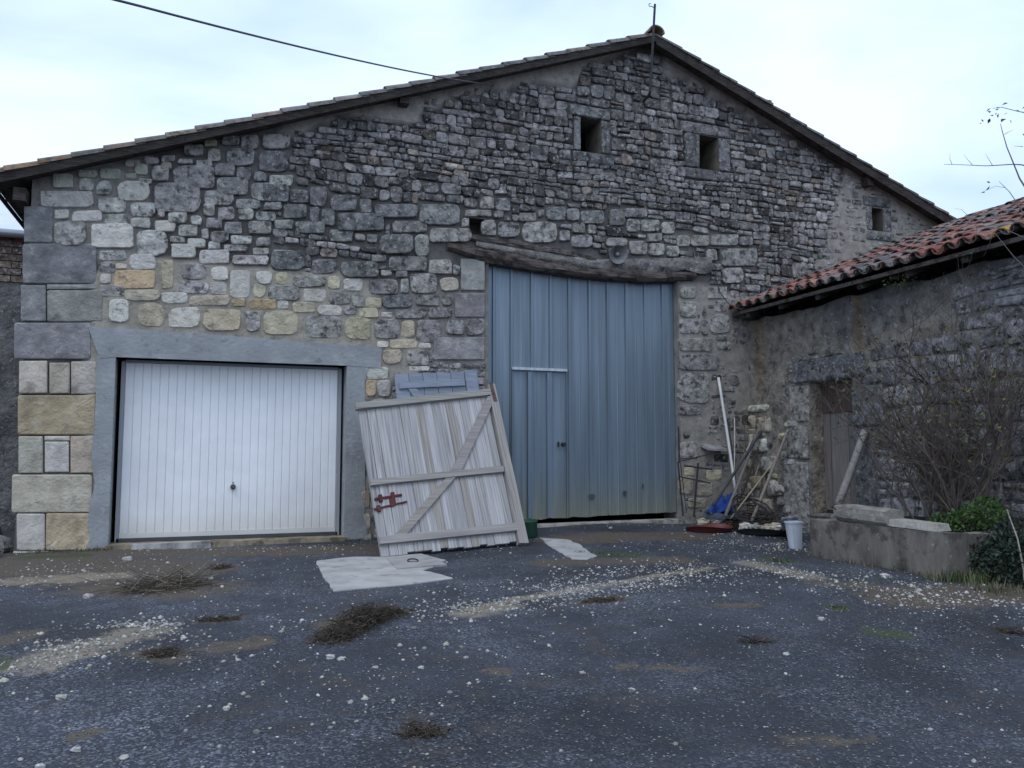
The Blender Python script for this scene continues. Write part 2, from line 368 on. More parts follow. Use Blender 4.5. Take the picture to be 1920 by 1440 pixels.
# traced stones: photo-pixel boxes read from enlargements (scale, offset), colour codes
PAL = dict(W=(.57, .54, .47), Y=(.53, .46, .325), O=(.50, .385, .24), B=(.44, .385, .30), L=(.33, .315, .285), G=(.25, .24, .225), D=(.18, .176, .172), N=(.30, .305, .255), V=(.40, .38, .34))
T1 = """1545,10,1665,110G 1685,0,1870,105L 1655,110,1855,250D 1330,95,1420,180L 1450,95,1640,210G 1420,15,1540,80G 1310,40,1400,90B 1180,70,1310,150L 1035,140,1130,185L
920,145,1025,205L 1140,165,1240,200L 1255,170,1365,230L 1375,190,1510,275G 1515,215,1620,300G 1625,245,1715,310G 1730,270,1880,345L 1030,180,1105,235B 970,205,1088,310L
1105,205,1385,360G 1390,280,1600,400G 1605,315,1850,440G 1865,360,1920,440D 860,195,955,270N 800,255,880,300N 885,290,980,330L 640,225,780,300N 500,235,630,290N 340,260,480,360N
800,170,900,215N 500,290,610,375L 615,300,720,400L 750,305,970,440W 990,315,1295,515G 1310,365,1505,465G 1510,420,1680,490G 1690,440,1815,500G 1820,450,1920,540G
250,370,610,480W 625,415,820,520L 835,445,1000,540L 1010,490,1065,545L 1075,505,1210,580L 1305,450,1385,535L 1395,470,1510,560G 1525,485,1635,560L 1640,500,1780,570G
345,490,450,555W 460,495,660,570W 670,515,830,590L 840,540,970,615L 990,555,1130,640W 1220,530,1305,600L 1320,545,1430,615G 1440,570,1560,650G 1590,560,1750,650G 1760,555,1890,620G
345,560,560,725L 580,575,865,745W 870,620,1080,790L 1140,585,1275,665L 1290,610,1345,680L 1350,630,1475,705G 1480,655,1625,720L 1640,665,1745,730G 1085,660,1190,705L
1205,675,1325,740W 1335,695,1420,750L 1435,710,1595,765L 1625,735,1730,785L 1095,710,1260,805W 1275,750,1480,840W 1490,780,1730,850L 1740,750,1920,880L
635,755,815,825L 835,780,1000,875W 635,830,735,900G 745,840,820,872B 1040,815,1115,1000Y 1165,840,1330,940G 1360,860,1465,945W 1480,880,1605,1060W 1650,890,1745,970W 1775,895,1845,975Y
645,905,710,965W 730,880,1000,1000O 1150,950,1340,1030L 1350,955,1455,1040W 1630,970,1710,1055Y 1725,985,1920,1070G 640,980,800,1050G 805,1005,1025,1075B 1035,1030,1205,1095W
1215,1045,1470,1105B 1490,1065,1575,1115O 1600,1070,1775,1130O 1785,1080,1855,1130W 705,1065,830,1215W 885,1090,1060,1245Y 1085,1120,1290,1250W 1310,1130,1550,1270Y 1580,1145,1675,1275L
1695,1145,1920,1290Y"""
T2 = """275,870,525,955L 540,875,625,970Y 655,895,800,985W 840,890,1070,1010G 1080,890,1145,1000L 1150,850,1365,1005L 1375,880,1525,985B 355,970,525,1065W 545,985,705,1085L
720,1005,810,1105L 820,1035,935,1110Y 940,1015,1175,1115D 1195,1010,1380,1100G 1390,1005,1480,1100G 275,1070,440,1145Y 465,1090,640,1165W 655,1100,755,1165L 770,1115,915,1185Y
935,1140,1020,1185W 1030,1115,1280,1190G 1290,1105,1475,1190G 370,1170,645,1335L 665,1185,855,1345Y 890,1200,1080,1340L 1085,1200,1190,1340Y 1200,1195,1390,1370L 1420,1195,1560,1315G
1570,1190,1715,1320G 910,1360,990,1405W 1005,1350,1205,1415Y 1220,1380,1310,1415W 985,720,1280,835G 1290,740,1475,860L 920,555,1180,715D 1185,560,1300,725L 930,825,1020,875L
1040,830,1140,885G 860,710,980,770G 625,755,925,885D 410,740,605,860D 105,680,365,830D 545,520,730,615G 735,550,820,610G 830,555,915,620G 600,395,965,540D 490,365,595,495D
290,460,520,560D 205,325,385,445D 395,345,480,470D 255,220,395,330D 400,200,535,350D 550,260,755,390D 775,285,870,405D 40,175,245,320D 100,110,280,205G 880,330,1215,440D 1220,330,1530,490G
1300,510,1620,620L 1020,455,1290,550G 1540,430,1600,505L 1690,450,1805,570L 1810,465,1920,580G 1680,275,1785,370L 1790,285,1905,390G 1560,370,1770,428L 1780,375,1860,440G"""
T5 = """250,125,395,225L 400,120,640,260L 725,125,815,200G 825,140,885,205L 560,25,690,120G 690,35,775,120G 780,50,935,140G 960,40,1070,150D 385,65,500,125G 1075,105,1165,190L
1165,110,1290,190L 1295,125,1390,205L 1060,35,1210,100G 720,205,860,290G 645,175,720,250G 1095,245,1210,335L 1220,260,1325,345L 1330,275,1420,350L 1210,195,1310,255G 1400,210,1485,285L
1490,210,1610,285L 1615,205,1800,280L 1800,215,1890,280G 1585,295,1660,375L 1690,290,1920,410G 1690,420,1830,520L 1420,540,1525,620L 1590,540,1725,620L 1415,635,1525,740L 1640,630,1720,705L
1415,750,1550,850L 1610,715,1740,845L 1410,870,1630,960L 1410,970,1670,1080G 1650,850,1720,890L 1655,895,1750,945L 1410,1090,1610,1290L 1410,1300,1560,1370L 945,225,1080,285L"""
T6 = "1345,440,1470,550L 1380,600,1450,660Y 1400,800,1520,870B 1345,660,1440,780B 1450,700,1560,790B 1520,620,1620,690Y"
QU = """155,470,340,705D0 145,710,622,968D0 135,975,297,1210G0 303,1010,662,1212N0 300,972,620,1003L0 90,1217,588,1452G0
103,335,257,513V3 267,345,378,513V3 384,338,524,516V3 95,521,520,735Y3 100,742,233,944V3 240,742,378,767W3 242,771,373,938W3 381,742,512,942B3 62,949,500,1155V3 90,1160,244,1360W3 247,1158,530,1360Y3 70,1364,560,1402W3
1535,740,1715,980L2 1490,1000,1715,1182G2 1330,1330,1715,1500G2"""
def boxes(txt, s, ox, oy):
    r = []
    for tok in txt.split():
        a = tok[:-1].split(','); x0, y0, x1, y1 = [float(k) for k in a]
        r.append(([(ox+x0/s, oy+y1/s), (ox+x1/s, oy+y1/s), (ox+x1/s, oy+y0/s), (ox+x0/s, oy+y0/s)], tok[-1]))
    return r
T4 = '325,330,430,388W 325,393,372,470O 380,393,440,470W 405,250,495,315Y 520,250,625,320L 530,328,625,350W 345,480,430,560L 300,930,340,1010B 305,1040,345,1110B 300,1120,350,1180L'
traced = boxes(T4, 2.5708, 560, 560)+boxes(T1, 3.4286, 0, 250)+boxes(T2, 4, 480, 300)+boxes(T5, 3.4286, 860, 380)+boxes(T6, 3.4286, 880, 700)
quoin = []
for tok in QU.split():
    s, ox, oy = {'0': (3.4286, 0, 250), '3': (2.88, 0, 560), '2': (4, 480, 300)}[tok[-1]]
    quoin += boxes(tok[:-1], s, ox, oy)
def toq(pq, Y=0.0):
    r = []
    for (a, bb) in pq: p = W(a, bb, Y); r.append((p.x, p.z))
    return r
def bbox(q): u = [p[0] for p in q]; v = [p[1] for p in q]; return min(u), max(u), min(v), max(v)
traced = [(toq(q), c) for q, c in traced]; quoin = [(toq(q), c) for q, c in quoin]
# window surrounds (x0,z0,x1,z1)
frames = []
for k, (a, c_, z0, z1) in enumerate(WIN):
    jl, jr = (0.11, 0.15) if k == 0 else (0.26, 0.20) if k == 1 else (0.12, 0.16)
    frames.append([(a-jl-.06, z1+.012, c_+jr, z1+.17), (a-jl, z0, a-.004, z1), (c_+.004, z0, c_+jr, z1), (a-jl-.02, z0-.16, c_+jr+.05, z0-.012)])
taken = [bbox(q) for q, _ in traced+quoin]+[(f[0], f[2], f[1], f[3]) for fr in frames for f in fr]
LINT = [W(*p) for p in ((165, 612), (715, 650), (715, 692), (652, 690), (652, 690))]
def in_poly(x, z, poly):
    c = False; k = len(poly)
    for i in range(k):
        x1, z1 = poly[i]; x2, z2 = poly[(i+1) % k]
        if (z1 > z) != (z2 > z) and x < (x2-x1)*(z-z1)/(z2-z1)+x1: c = not c
    return c
def wp(lst): return [(W(*p).x, W(*p).z) for p in lst]
CREAM = wp([(185, 478), (480, 505), (700, 520), (715, 600), (800, 640), (800, 700), (690, 740), (690, 1030), (640, 1030), (165, 1040), (165, 600)])
BEAMZ = wp([(800, 430), (880, 432), (1010, 450), (1110, 472), (1200, 486), (1330, 495), (1330, 545), (900, 520), (800, 470)])
SMEAR = [wp([(520, 215), (760, 165), (830, 150), (830, 205), (740, 225), (640, 215), (540, 265)]), wp([(820, 150), (1190, 70), (1190, 92), (1090, 125), (1080, 165), (1000, 160), (830, 185)]),
         wp([(1235, 75), (1260, 75), (1480, 225), (1500, 260), (1440, 235), (1240, 130)]), wp([(1585, 300), (1640, 335), (1790, 420), (1640, 520), (1520, 520), (1555, 420)]),
         wp([(735, 170), (800, 165), (790, 230), (740, 235)])]
RIGHTJ = wp([(1272, 540), (1300, 525), (1345, 545), (1400, 560), (1420, 1000), (1272, 1000)])
def blocked(u, v):
    if v > gable(u)-0.015 or u < 0.02 or u > WALLR: return True
    for o in (GAR, GATE): 
        if inside(u, v, o, 0.02): return True
    for o in WIN+HOLE:
        if inside(u, v, o, 0.03): return True
    for a, c_, d, e in taken:
        if a-.006 < u < c_+.006 and d-.006 < v < e+.006: return True
    if in_poly(u, v, CREAM) or in_poly(u, v, BEAMZ): return True
    if in_poly(u, v, RIGHTJ) and fn(u*2.2, v*2.2, 8) > .05: return True
    for s in SMEAR[:3]+SMEAR[4:]:
        if in_poly(u, v, s) and fn(u*3, v*3, 2) > -0.25: return True
    return False
def sizes(u, v):
    if u < 3.6 and v > 3: return 3, 8, 3, 6
    if u > 11.2: return 4, 8, 3, 6
    big_ = fn(u*.7, v*.9, 3) > 0.18
    return (4, 10, 3, 6) if big_ else (3, 8, 2, 5)
cells = pack(0, WALLR, 0, RIDGE.z, blocked, sizes, (3, 3, 4, 4, 5, 5, 6))
def wallP(u, v, d): return (u, -d, v)
def smear(u, v):
    s = 0.0
    if in_poly(u, v, CREAM): s = 1.0
    if in_poly(u, v, RIGHTJ): s = 0.9
    for q_ in SMEAR:
        if in_poly(u, v, q_): s = 1.0
    if 3.4 < u < 5.3 and v < 3.2: s = max(s, .55)
    if u < 1.2 and v > 3.2: s = max(s, .6)
    return s
# mortar face (gridded, with real holes)
def brk(lo, hi, step, extra):
    x = sorted(set([round(k, 4) for k in list(np.arange(lo, hi, step))+[hi]+[e for e in extra if lo < e < hi]])); r = [x[0]]
    for k in x[1:]:
        if k-r[-1] < 0.02 and not any(abs(k-e) < 1e-4 for e in extra): continue
        if k-r[-1] < 0.02 and r[-1] not in [round(e, 4) for e in extra]: r[-1] = k
        else: r.append(k)
    return r
bxs = brk(0, WALLR, 0.11, [o[0] for o in OPEN]+[o[1] for o in OPEN]+[round(RIDGE.x, 4)]); bzs = brk(-0.3, RIDGE.z, 0.11, [o[2] for o in OPEN if o[2] > 0]+[o[3] for o in OPEN])
mm = MB(); ix = {}
def mv(i, j):
    if (i, j) in ix: return ix[i, j]
    x, z = bxs[i], min(bzs[j], gable(bxs[i])+0.05)
    s = smear(x, z); rec = 0.022*(1-s)-0.012*s+0.008*fn(x*6, z*6)
    e = any(inside(x, z, o, 1e-3) for o in OPEN)
    if e: rec = 0.0
    ix[i, j] = len(mm.v); mm.v.append((x, rec, z))
    c0, c1 = (0.13, 0.122, 0.112), (0.31, 0.285, 0.25)  # old earth mortar, its dark colour also carrying some of the deep joints' shade
    if in_poly(x, z, CREAM): c1 = (0.34, 0.305, 0.25)
    k = max(s, 0.35*max(0, fn(x*1.1, z*1.1, 4)+.1)); mm.c.append((*[c0[t_]*(1-k)+c1[t_]*k for t_ in range(3)], 1)); return ix[i, j]
for i in range(len(bxs)-1):
    for j in range(len(bzs)-1):
        cx, cz = (bxs[i]+bxs[i+1])/2, (bzs[j]+bzs[j+1])/2
        if bzs[j] > max(gable(bxs[i]), gable(bxs[i+1]))+.05: continue
        if any(inside(cx, cz, o) for o in OPEN): continue
        mm.f.append((mv(i, j), mv(i+1, j), mv(i+1, j+1), mv(i, j+1)))
def quad(mb, a, b_, c_, d_, col): mb.add([a, b_, c_, d_], [(0, 1, 2, 3)], col)
TH = 0.5
for o in OPEN:                                  # reveals
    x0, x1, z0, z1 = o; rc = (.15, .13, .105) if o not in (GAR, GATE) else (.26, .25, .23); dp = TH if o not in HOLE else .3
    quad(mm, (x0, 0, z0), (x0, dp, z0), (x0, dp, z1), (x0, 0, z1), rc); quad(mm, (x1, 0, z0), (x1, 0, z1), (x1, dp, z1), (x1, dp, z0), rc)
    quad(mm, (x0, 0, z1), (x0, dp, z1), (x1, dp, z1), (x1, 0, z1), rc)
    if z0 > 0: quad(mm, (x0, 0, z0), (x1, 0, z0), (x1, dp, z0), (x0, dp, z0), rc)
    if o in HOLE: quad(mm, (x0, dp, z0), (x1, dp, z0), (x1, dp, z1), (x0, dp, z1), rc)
wall = mm.build('wall', MORTAR, barn, keep=False)
DEP = 12.0
sm = MB((.2, .195, .19))                        # side and back walls
sm.box(0.0, 0.5, 0.06, DEP, -.3, gable(0)+.02); sm.box(WALLR-.5, WALLR, 0.06, DEP, -.3, gable(WALLR)+.02)
sm.prism([(0, DEP, -.3), (WALLR, DEP, -.3), (WALLR, DEP, gable(WALLR)), (RIDGE.x, DEP, gable(RIDGE.x)), (0, DEP, gable(0))], (0, -.4, 0))
sm.build('side_wall', MORTAR, barn)
# stones
def code_col(c, p):
    k = vary(PAL[c], .14, .03); return k
def zone_col(u, v):
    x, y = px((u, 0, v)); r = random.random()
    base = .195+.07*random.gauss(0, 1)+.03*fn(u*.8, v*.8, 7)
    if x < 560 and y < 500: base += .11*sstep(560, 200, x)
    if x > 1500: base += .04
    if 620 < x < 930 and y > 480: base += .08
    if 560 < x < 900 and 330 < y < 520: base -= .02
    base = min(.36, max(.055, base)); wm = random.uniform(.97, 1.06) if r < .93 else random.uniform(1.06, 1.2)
    return (base*wm*1.05, base, base*(.96 if wm < 1.06 else .84))
stones = []
for q, c in traced:
    a = bbox(q); s = smear((a[0]+a[1])/2, (a[2]+a[3])/2)
    cream = in_poly((a[0]+a[1])/2, (a[2]+a[3])/2, CREAM)
    cx_, cz_ = (a[0]+a[1])/2, (a[2]+a[3])/2; sh_ = -.006 if cream else .004
    q = [(u+random.uniform(-.007, .007)+(sh_ if u < cx_ else -sh_), v+random.uniform(-.007, .007)+(sh_ if v < cz_ else -sh_)) for u, v in q]
    pw = random.uniform(1.2, 2.2) if not cream else random.uniform(1.1, 2.0)
    pr = random.uniform(.018, .034) if not cream else random.uniform(.022, .036)
    if c == 'D' and (a[1]-a[0]) > .4: pr += .02
    kb = 1+.38*sstep(3.4, .8, cx_)*(1 if c in 'LGDN' else 0); stones.append((q, pr, tuple(t_*kb for t_ in code_col(c, None)), pw, (a[1]-a[0])*(a[3]-a[2]), CREAMST if c in 'WYOBN' else STONE))
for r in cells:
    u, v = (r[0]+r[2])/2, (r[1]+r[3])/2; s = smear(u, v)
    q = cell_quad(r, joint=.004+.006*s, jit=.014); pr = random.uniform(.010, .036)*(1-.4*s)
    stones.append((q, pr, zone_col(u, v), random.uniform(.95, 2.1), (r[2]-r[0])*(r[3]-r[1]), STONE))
stones.sort(key=lambda s: -s[4])
rub = MB(); ncream = 0
stones.sort(key=lambda s: (s[5] is STONE, -s[4]))
stones.sort(key=lambda s: -s[4]-(9 if s[5] is CREAMST else 0))
for k, (q, pr, col, pw, ar, smat) in enumerate(stones):
    if k < 300:
        mb = MB(); add_stone(mb, q, wallP, pr, col, 10, pw, inset=.009, rough=.06); mb.build('stone', smat, wall, smooth=False)
    else: add_stone(rub, q, wallP, pr, col, 9, pw, inset=.010, rough=.09)
rub.build('rubble', STONE, wall, smooth=False, kind='stuff')
QPAL = dict(PAL, Y=(.45, .36, .235), N=(.27, .27, .235), D=(.215, .21, .205), B=(.46, .39, .29), W=(.52, .485, .42), V=(.48, .43, .35), G=(.27, .26, .25))
for q, c in quoin:
    mb = MB(); add_stone(mb, q, wallP, random.uniform(.016, .026), vary(QPAL[c], .1, .03), 20, 9, inset=.012, rough=.012, tilt=.1); mb.build('quoin', ASHLAR, wall, smooth=False)
for k, fr in enumerate(frames):
    for j, (a, z0, c_, z1) in enumerate(fr):
        mb = MB(); add_stone(mb, [(a, z0), (c_, z0), (c_, z1), (a, z1)], wallP, random.uniform(.022, .035), vary((.17, .168, .165), .2), 20, 3.5, inset=.014, rough=.02, tilt=.2)
        mb.build(['window_lintel', 'window_jamb', 'window_jamb', 'window_sill'][j], STONE, wall)
# small dark slab ledge on window 2 and shelf slab right of the gate
mb = MB((.30, .295, .29)); p = W(1312, 838); mb.hexa([(p.x-.02, .05, p.z+.03), (p.x+.28, .05, p.z), (p.x+.28, .05, p.z+.05), (p.x-.02, .05, p.z+.08),
        (p.x+.04, -.16, p.z-.05), (p.x+.36, -.16, p.z-.06), (p.x+.36, -.16, p.z-.03), (p.x+.04, -.16, p.z-.02)]); mb.build('shelf_slab', ASHLAR, wall)
# timber lintel beam over the gate
def beam(name, top, bot, y0, y1, col, nseg=48, amp=.02):
    tp = [W(*p) for p in top]; bt = [W(*p) for p in bot]
    def interp(l, x):
        for a, c_ in zip(l, l[1:]):
            if x <= c_.x: k = (x-a.x)/(c_.x-a.x); return a.z+(c_.z-a.z)*k
        return l[-1].z
    x0, x1 = tp[0].x, tp[-1].x; mb = MB(col); vs = []; fs = []; nr = 12
    for i in range(nseg+1):
        x = x0+(x1-x0)*i/nseg; zt, zb = interp(tp, x), interp(bt, x); zm = (zt+zb)/2; h = (zt-zb)/2
        for k in range(nr):
            a = 2*math.pi*k/nr+.39; c_, s_ = math.cos(a), math.sin(a); r = (abs(c_)**5+abs(s_)**5)**(-.2)
            vs.append((x, (y0+y1)/2-(y1-y0)/2*c_*r*-1+amp*(fn(x*3, k*2.1, 1)+.7*fn(x*9, k*2.9, 3)), zm+h*s_*r+amp*(1.1*fn(x*2.4, k*1.7, 8)+.6*fn(x*8, k*2.3, 5))))
    for i in range(nseg):
        for k in range(nr): k2 = (k+1) % nr; fs.append((i*nr+k, i*nr+k2, (i+1)*nr+k2, (i+1)*nr+k))
    fs += [tuple(range(nr-1, -1, -1)), tuple(nseg*nr+k for k in range(nr))]
    mb.add(vs, fs); return mb.build(name, WOODD, barn)
beam('lintel_beam', [(838, 455), (905, 464), (1000, 485), (1100, 503), (1200, 508), (1300, 510)], [(838, 470), (905, 492), (1000, 508), (1100, 520), (1200, 529), (1300, 526)], -.075, .30, (.12, .10, .088))
beam('lintel_beam', [(884, 441), (960, 450), (1040, 464), (1115, 482)], [(884, 450), (960, 468), (1040, 480), (1115, 492)], -.05, .2, (.15, .13, .118), 18)
mb = MB((.20, .187, .17)); vs = []; mt = [(893, 454), (1000, 472), (1110, 488), (1200, 487), (1335, 484)]; mbt = [(893, 466), (1000, 488), (1100, 506), (1200, 511), (1335, 512)]; nn = 44
for i in range(nn+1):
    xx = 893+442*i/nn; yt = np.interp(xx, [p[0] for p in mt], [p[1] for p in mt])-2; yb = np.interp(xx, [p[0] for p in mbt], [p[1] for p in mbt])-2+6*fn(xx*.03, 5)
    for k in range(6):
        t_ = k/5; vs.append(W(xx, yt+(yb-yt)*t_, -.02-.045*math.sin(math.pi*min(1, t_*.75+.1))+.03*fn(xx*.05, t_*2.5, 4)))
mb.add(vs, [(i*6+k, i*6+k+1, (i+1)*6+k+1, (i+1)*6+k) for i in range(nn) for k in range(5)])
mb.build('mortar_patch', RENDER, wall, smooth=True)
# round grey bell-shaped fixture above the beam
hp = W(1157, 476, -.06); ax = Vector((-.25, -1, -.35)).normalized(); u_ = ax.orthogonal().normalized(); v_ = ax.cross(u_)
prof = [(0.03, -.16), (.055, -.15), (.06, -.08), (.09, 0.0), (.13, .03), (.136, .034), (.126, .028), (.085, -.015), (.05, -.06), (.0, -.065)]
mb = MB((.21, .212, .21)); vs = []
for (r_, d_) in prof:
    for k in range(20): a = 2*math.pi*k/20; vs.append(hp+ax*(d_+.06)+(u_*math.cos(a)+v_*math.sin(a))*max(r_, .001))
mb.add(vs, [(i*20+k, i*20+(k+1) % 20, (i+1)*20+(k+1) % 20, (i+1)*20+k) for i in range(len(prof)-1) for k in range(20)])
hf = thing('wall_lamp', 'round grey bell-shaped metal fixture set above the timber lintel', 'fixture', hp); mb.build('shade', OLDCON, hf, smooth=True)
mb = MB((.35, .35, .34)); mb.tube([hp+ax*.01, hp+ax*.06], [.035, .02], 10); mb.build('bulb_holder', PLAST, hf, smooth=True)

# concrete surround of the garage opening
gs = bpy.data.objects.new('garage_surround', None)
mb = MB((.30, .31, .312))
pts = [W(*p, -.03) for p in ((165, 612), (330, 622), (520, 637), (716, 652), (714, 690))]
z1 = GAR[3]
poly = [(p.x, -.03, p.z) for p in pts]+[(GAR[1], -.03, z1), (GAR[0], -.03, z1), (.745, -.03, z1-.02), (.70, -.03, 2.2)]
mb.prism(poly[::-1], (0, .25, 0)); gl = mb.build('concrete_lintel', CONCRETE, barn)
for side in (0, 1):
    mb = MB((.295, .305, .308)); zz = [0.02]+[.12+.2*i for i in range(10)]+[z1-.003]
    for i in range(len(zz)-1):
        def ox(z): return (.715+.09*fn(z*3.7, 1)-(.04 if z < .15 else 0)) if side == 0 else (3.70+.07*fn(z*3, 7)+(.03 if z < .2 else 0))
        xi = GAR[0]+.002 if side == 0 else GAR[1]-.002
        a, c_ = ox(zz[i]), ox(zz[i+1])
        yb = .24
        l = [(a, yb, zz[i]), (xi, yb, zz[i]), (xi, yb, zz[i+1]), (c_, yb, zz[i+1])]; fr = [(q_[0], -.026, q_[2]) for q_ in l]
        mb.add(l+fr, [(7, 6, 5, 4), (0, 4, 5, 1), (1, 5, 6, 2), (2, 6, 7, 3), (3, 7, 4, 0)])
    mb.build('concrete_jamb', CONCRETE, barn)
mb = MB((.28, .23, .16)); mb.box(GAR[0]-.02, GAR[1]+.02, -.06, .3, -.1, .055); mb.build('door_sill', OLDCON, barn)
mb = MB((.36, .35, .33)); mb.hexa([(1.15, .0, -.1), (1.95, .0, -.1), (1.95, .0, .065), (1.15, .0, .06), (1.12, -.13, -.1), (1.98, -.11, -.1), (1.95, -.10, .062), (1.15, -.12, .058)]); mb.build('door_sill', OLDCON, barn)
# garage door: ribbed steel leaf in a frame
gd = MB((.45, .45, .45)); gd.box(GAR[0]+.05, GAR[1]-.05, .228, .26, .07, 2.10)
gdo = gd.build('garage_door', WHITE, barn)
x0, x1 = .985, 3.385; nsl = 26; wd = (x1-x0)/nsl; sm_ = None
for i in range(nsl):
    if sm_ is None:
        mb = MB((.84, .84, .835)); g_ = .0022; zb, zt = .10, 2.085; a, c_ = x0, x0+wd
        xs = [a+g_*.3, a+g_, a+g_+.006, c_-g_-.006, c_-g_, c_-g_*.3]; ys = [.2285, .2235, .219, .219, .2235, .2285]
        zz_ = [zb, zb+.10, zb+.28, zb+.6, zt]; vs = [(x, y, z) for z in zz_ for x, y in zip(xs, ys)]
        mb.add(vs, [(r_*6+k, r_*6+k+1, r_*6+k+7, r_*6+k+6) for r_ in range(4) for k in range(5)])
        for vi in range(len(mb.v)): d_ = (.62, .34, .13, .02, 0)[vi//6]; mb.c[vi] = tuple((.84, .84, .835)[t_]*(1-d_)+(.50, .43, .30)[t_]*d_ for t_ in range(3))+(1,)
        sm_ = mb.build('slat', WHITE, gdo)
    else:
        o = sm_.copy(); C.objects.link(o); o.location = sm_.location+Vector((wd*i, 0, 0))
mb = MB((.62, .61, .57)); mb.box(x0, x1, .205, .218, .10, .155); mb.build('bottom_rail', WHITE, gdo)
mb = MB((.06, .062, .065)); mb.box(.96, 3.41, .19, .235, .058, .098); mb.build('rubber_seal', PLAST, gdo)
for xx in (.945, 3.392): mb = MB((.30, .31, .32)); mb.box(xx, xx+.038, .19, .234, .06, 2.10); mb.build('frame_post', WHITE, gdo)
mb = MB((.30, .31, .32)); mb.box(.985, 3.39, .188, .2335, 2.088, 2.118); mb.build('frame_head', WHITE, gdo)
kp = W(437, 913, .2); mb = MB((.12, .12, .125)); mb.tube([kp+Vector((0, .02, 0)), kp+Vector((0, -.012, 0))], [.032, .03], 16); mb.tube([kp, kp+Vector((0, -.04, 0))], [.014, .012], 10)
mb.bar(kp+Vector((-.03, -.035, 0)), kp+Vector((.03, -.035, 0)), .012, .012); mb.build('handle', IRON, gdo)
mb = MB((.05, .05, .05)); mb.tube([kp+Vector((0, .02, .05)), kp+Vector((0, .006, .05))], .008, 8); mb.build('keyhole', IRON, gdo)

# gate of profiled steel sheet
gp = MB((.06, .065, .07)); gp.box(5.30, 8.16, .165, .2, .24, 3.55); gate = gp.build('metal_gate', STEEL, barn)
ribs = [923, 956, 994, 1029, 1064, 1102, 1136, 1171, 1206, 1239]
rx = [5.295]+[W(r, 545, .13).x for r in ribs]+[8.165]
SB = (.185, .235, .278); random.seed(11)
for i in range(len(rx)-1):
    a, c_ = rx[i], rx[i+1]; zb0 = .155 if i < 3 else .165+.006*i; mb = MB(); rw = .03; dp = .024
    if i == 0: prof = [(a, .135), (c_-.004, .135)]
    else: prof = [(a-.002, .135), (a+.006, .135-dp), (a+.006+rw, .135-dp), (a+.018+rw, .135)]+([(a+(c_-a)*.55, .135), (a+(c_-a)*.57, .131), (a+(c_-a)*.60, .131), (a+(c_-a)*.62, .135)])+[(c_-.004, .135)]
    zs = [zb0, .45, .8, 1.2, 1.8, 2.5, 3.1, 3.56]; vs = []; k = len(prof)
    for z in zs:
        for (x, y) in prof: vs.append((x, y+.004*fn(x*2, z*1.1, i)+.015*max(0, .5-z)*fn(x*5, z*3, 3), z+(.02*fn(x*8, 2) if z == zb0 else 0)))
    mb.add(vs, [(j*k+q_, j*k+q_+1, (j+1)*k+q_+1, (j+1)*k+q_) for j in range(len(zs)-1) for q_ in range(k-1)], SB)
    for vi, (x, y, z) in enumerate(mb.v):
        dirt = sstep(.75, .15, z)*.75; mb.c[vi] = tuple(SB[t_]*(1-dirt)+(.27, .27, .19)[t_]*dirt for t_ in range(3))+(1,)
    mb.build('sheet_panel', STEEL, gate)
random.seed(12)
mb = MB((.5, .53, .56)); a, c_ = W(960, 688, .1), W(1063, 692, .1); mb.box(a.x, c_.x, .085, .13, a.z-.035, a.z); mb.build('drip_bar', STEEL, gate)
wk = MB((.18, .235, .295))
for p_ in (993, 1029):
    a = W(p_, 800, .1); wk.box(a.x-.022, a.x+.022, .098, .11, .2, W(990, 697, .1).z)
wk.build('wicket_rib', STEEL, gate)
mb = MB((.03, .032, .035)); 
for p_ in (960, 1062): a = W(p_, 800, .1); mb.box(a.x-.004, a.x+.002, .104, .1085, .18, W(990, 692, .1).z)
mb.build('wicket_gap', IRON, gate)
kp = W(1057, 833, .1); mb = MB((.04, .042, .045)); mb.tube([kp+Vector((0, .03, 0)), kp+Vector((0, -.035, 0))], [.028, .024], 12); mb.build('lock_knob', IRON, gate)
kp = W(1047, 833, .11); mb = MB((.03, .03, .03)); mb.box(kp.x-.01, kp.x+.01, .098, .115, kp.z-.035, kp.z+.035); mb.build('keyhole_plate', IRON, gate)
for (a, bb, w_, h_) in ((1110, 932, .05, .045), (1172, 925, .025, .04), (1206, 912, .012, .04)):
    kp = W(a, bb, .1); mb = MB((.085, .10, .12)); mb.prism([(kp.x+w_*math.cos(t_)*(1+.25*math.sin(3*t_)), .1055, kp.z+h_*math.sin(t_)) for t_ in [2*math.pi*i/11 for i in range(11)]], (0, .004, 0)); mb.build('dark_patch', STEEL, gate)
mb = MB((.36, .34, .30)); a, c_ = G(985, 990), G(1240, 977); mb.hexa([(5.9, .14, -.1), (8.15, .14, -.1), (8.15, .14, .14), (5.9, .14, .125), (5.9, -.07, -.1), (8.15, -.07, -.1), (8.15, -.06, .135), (5.9, -.06, .12)]); mb.build('threshold', OLDCON, barn)

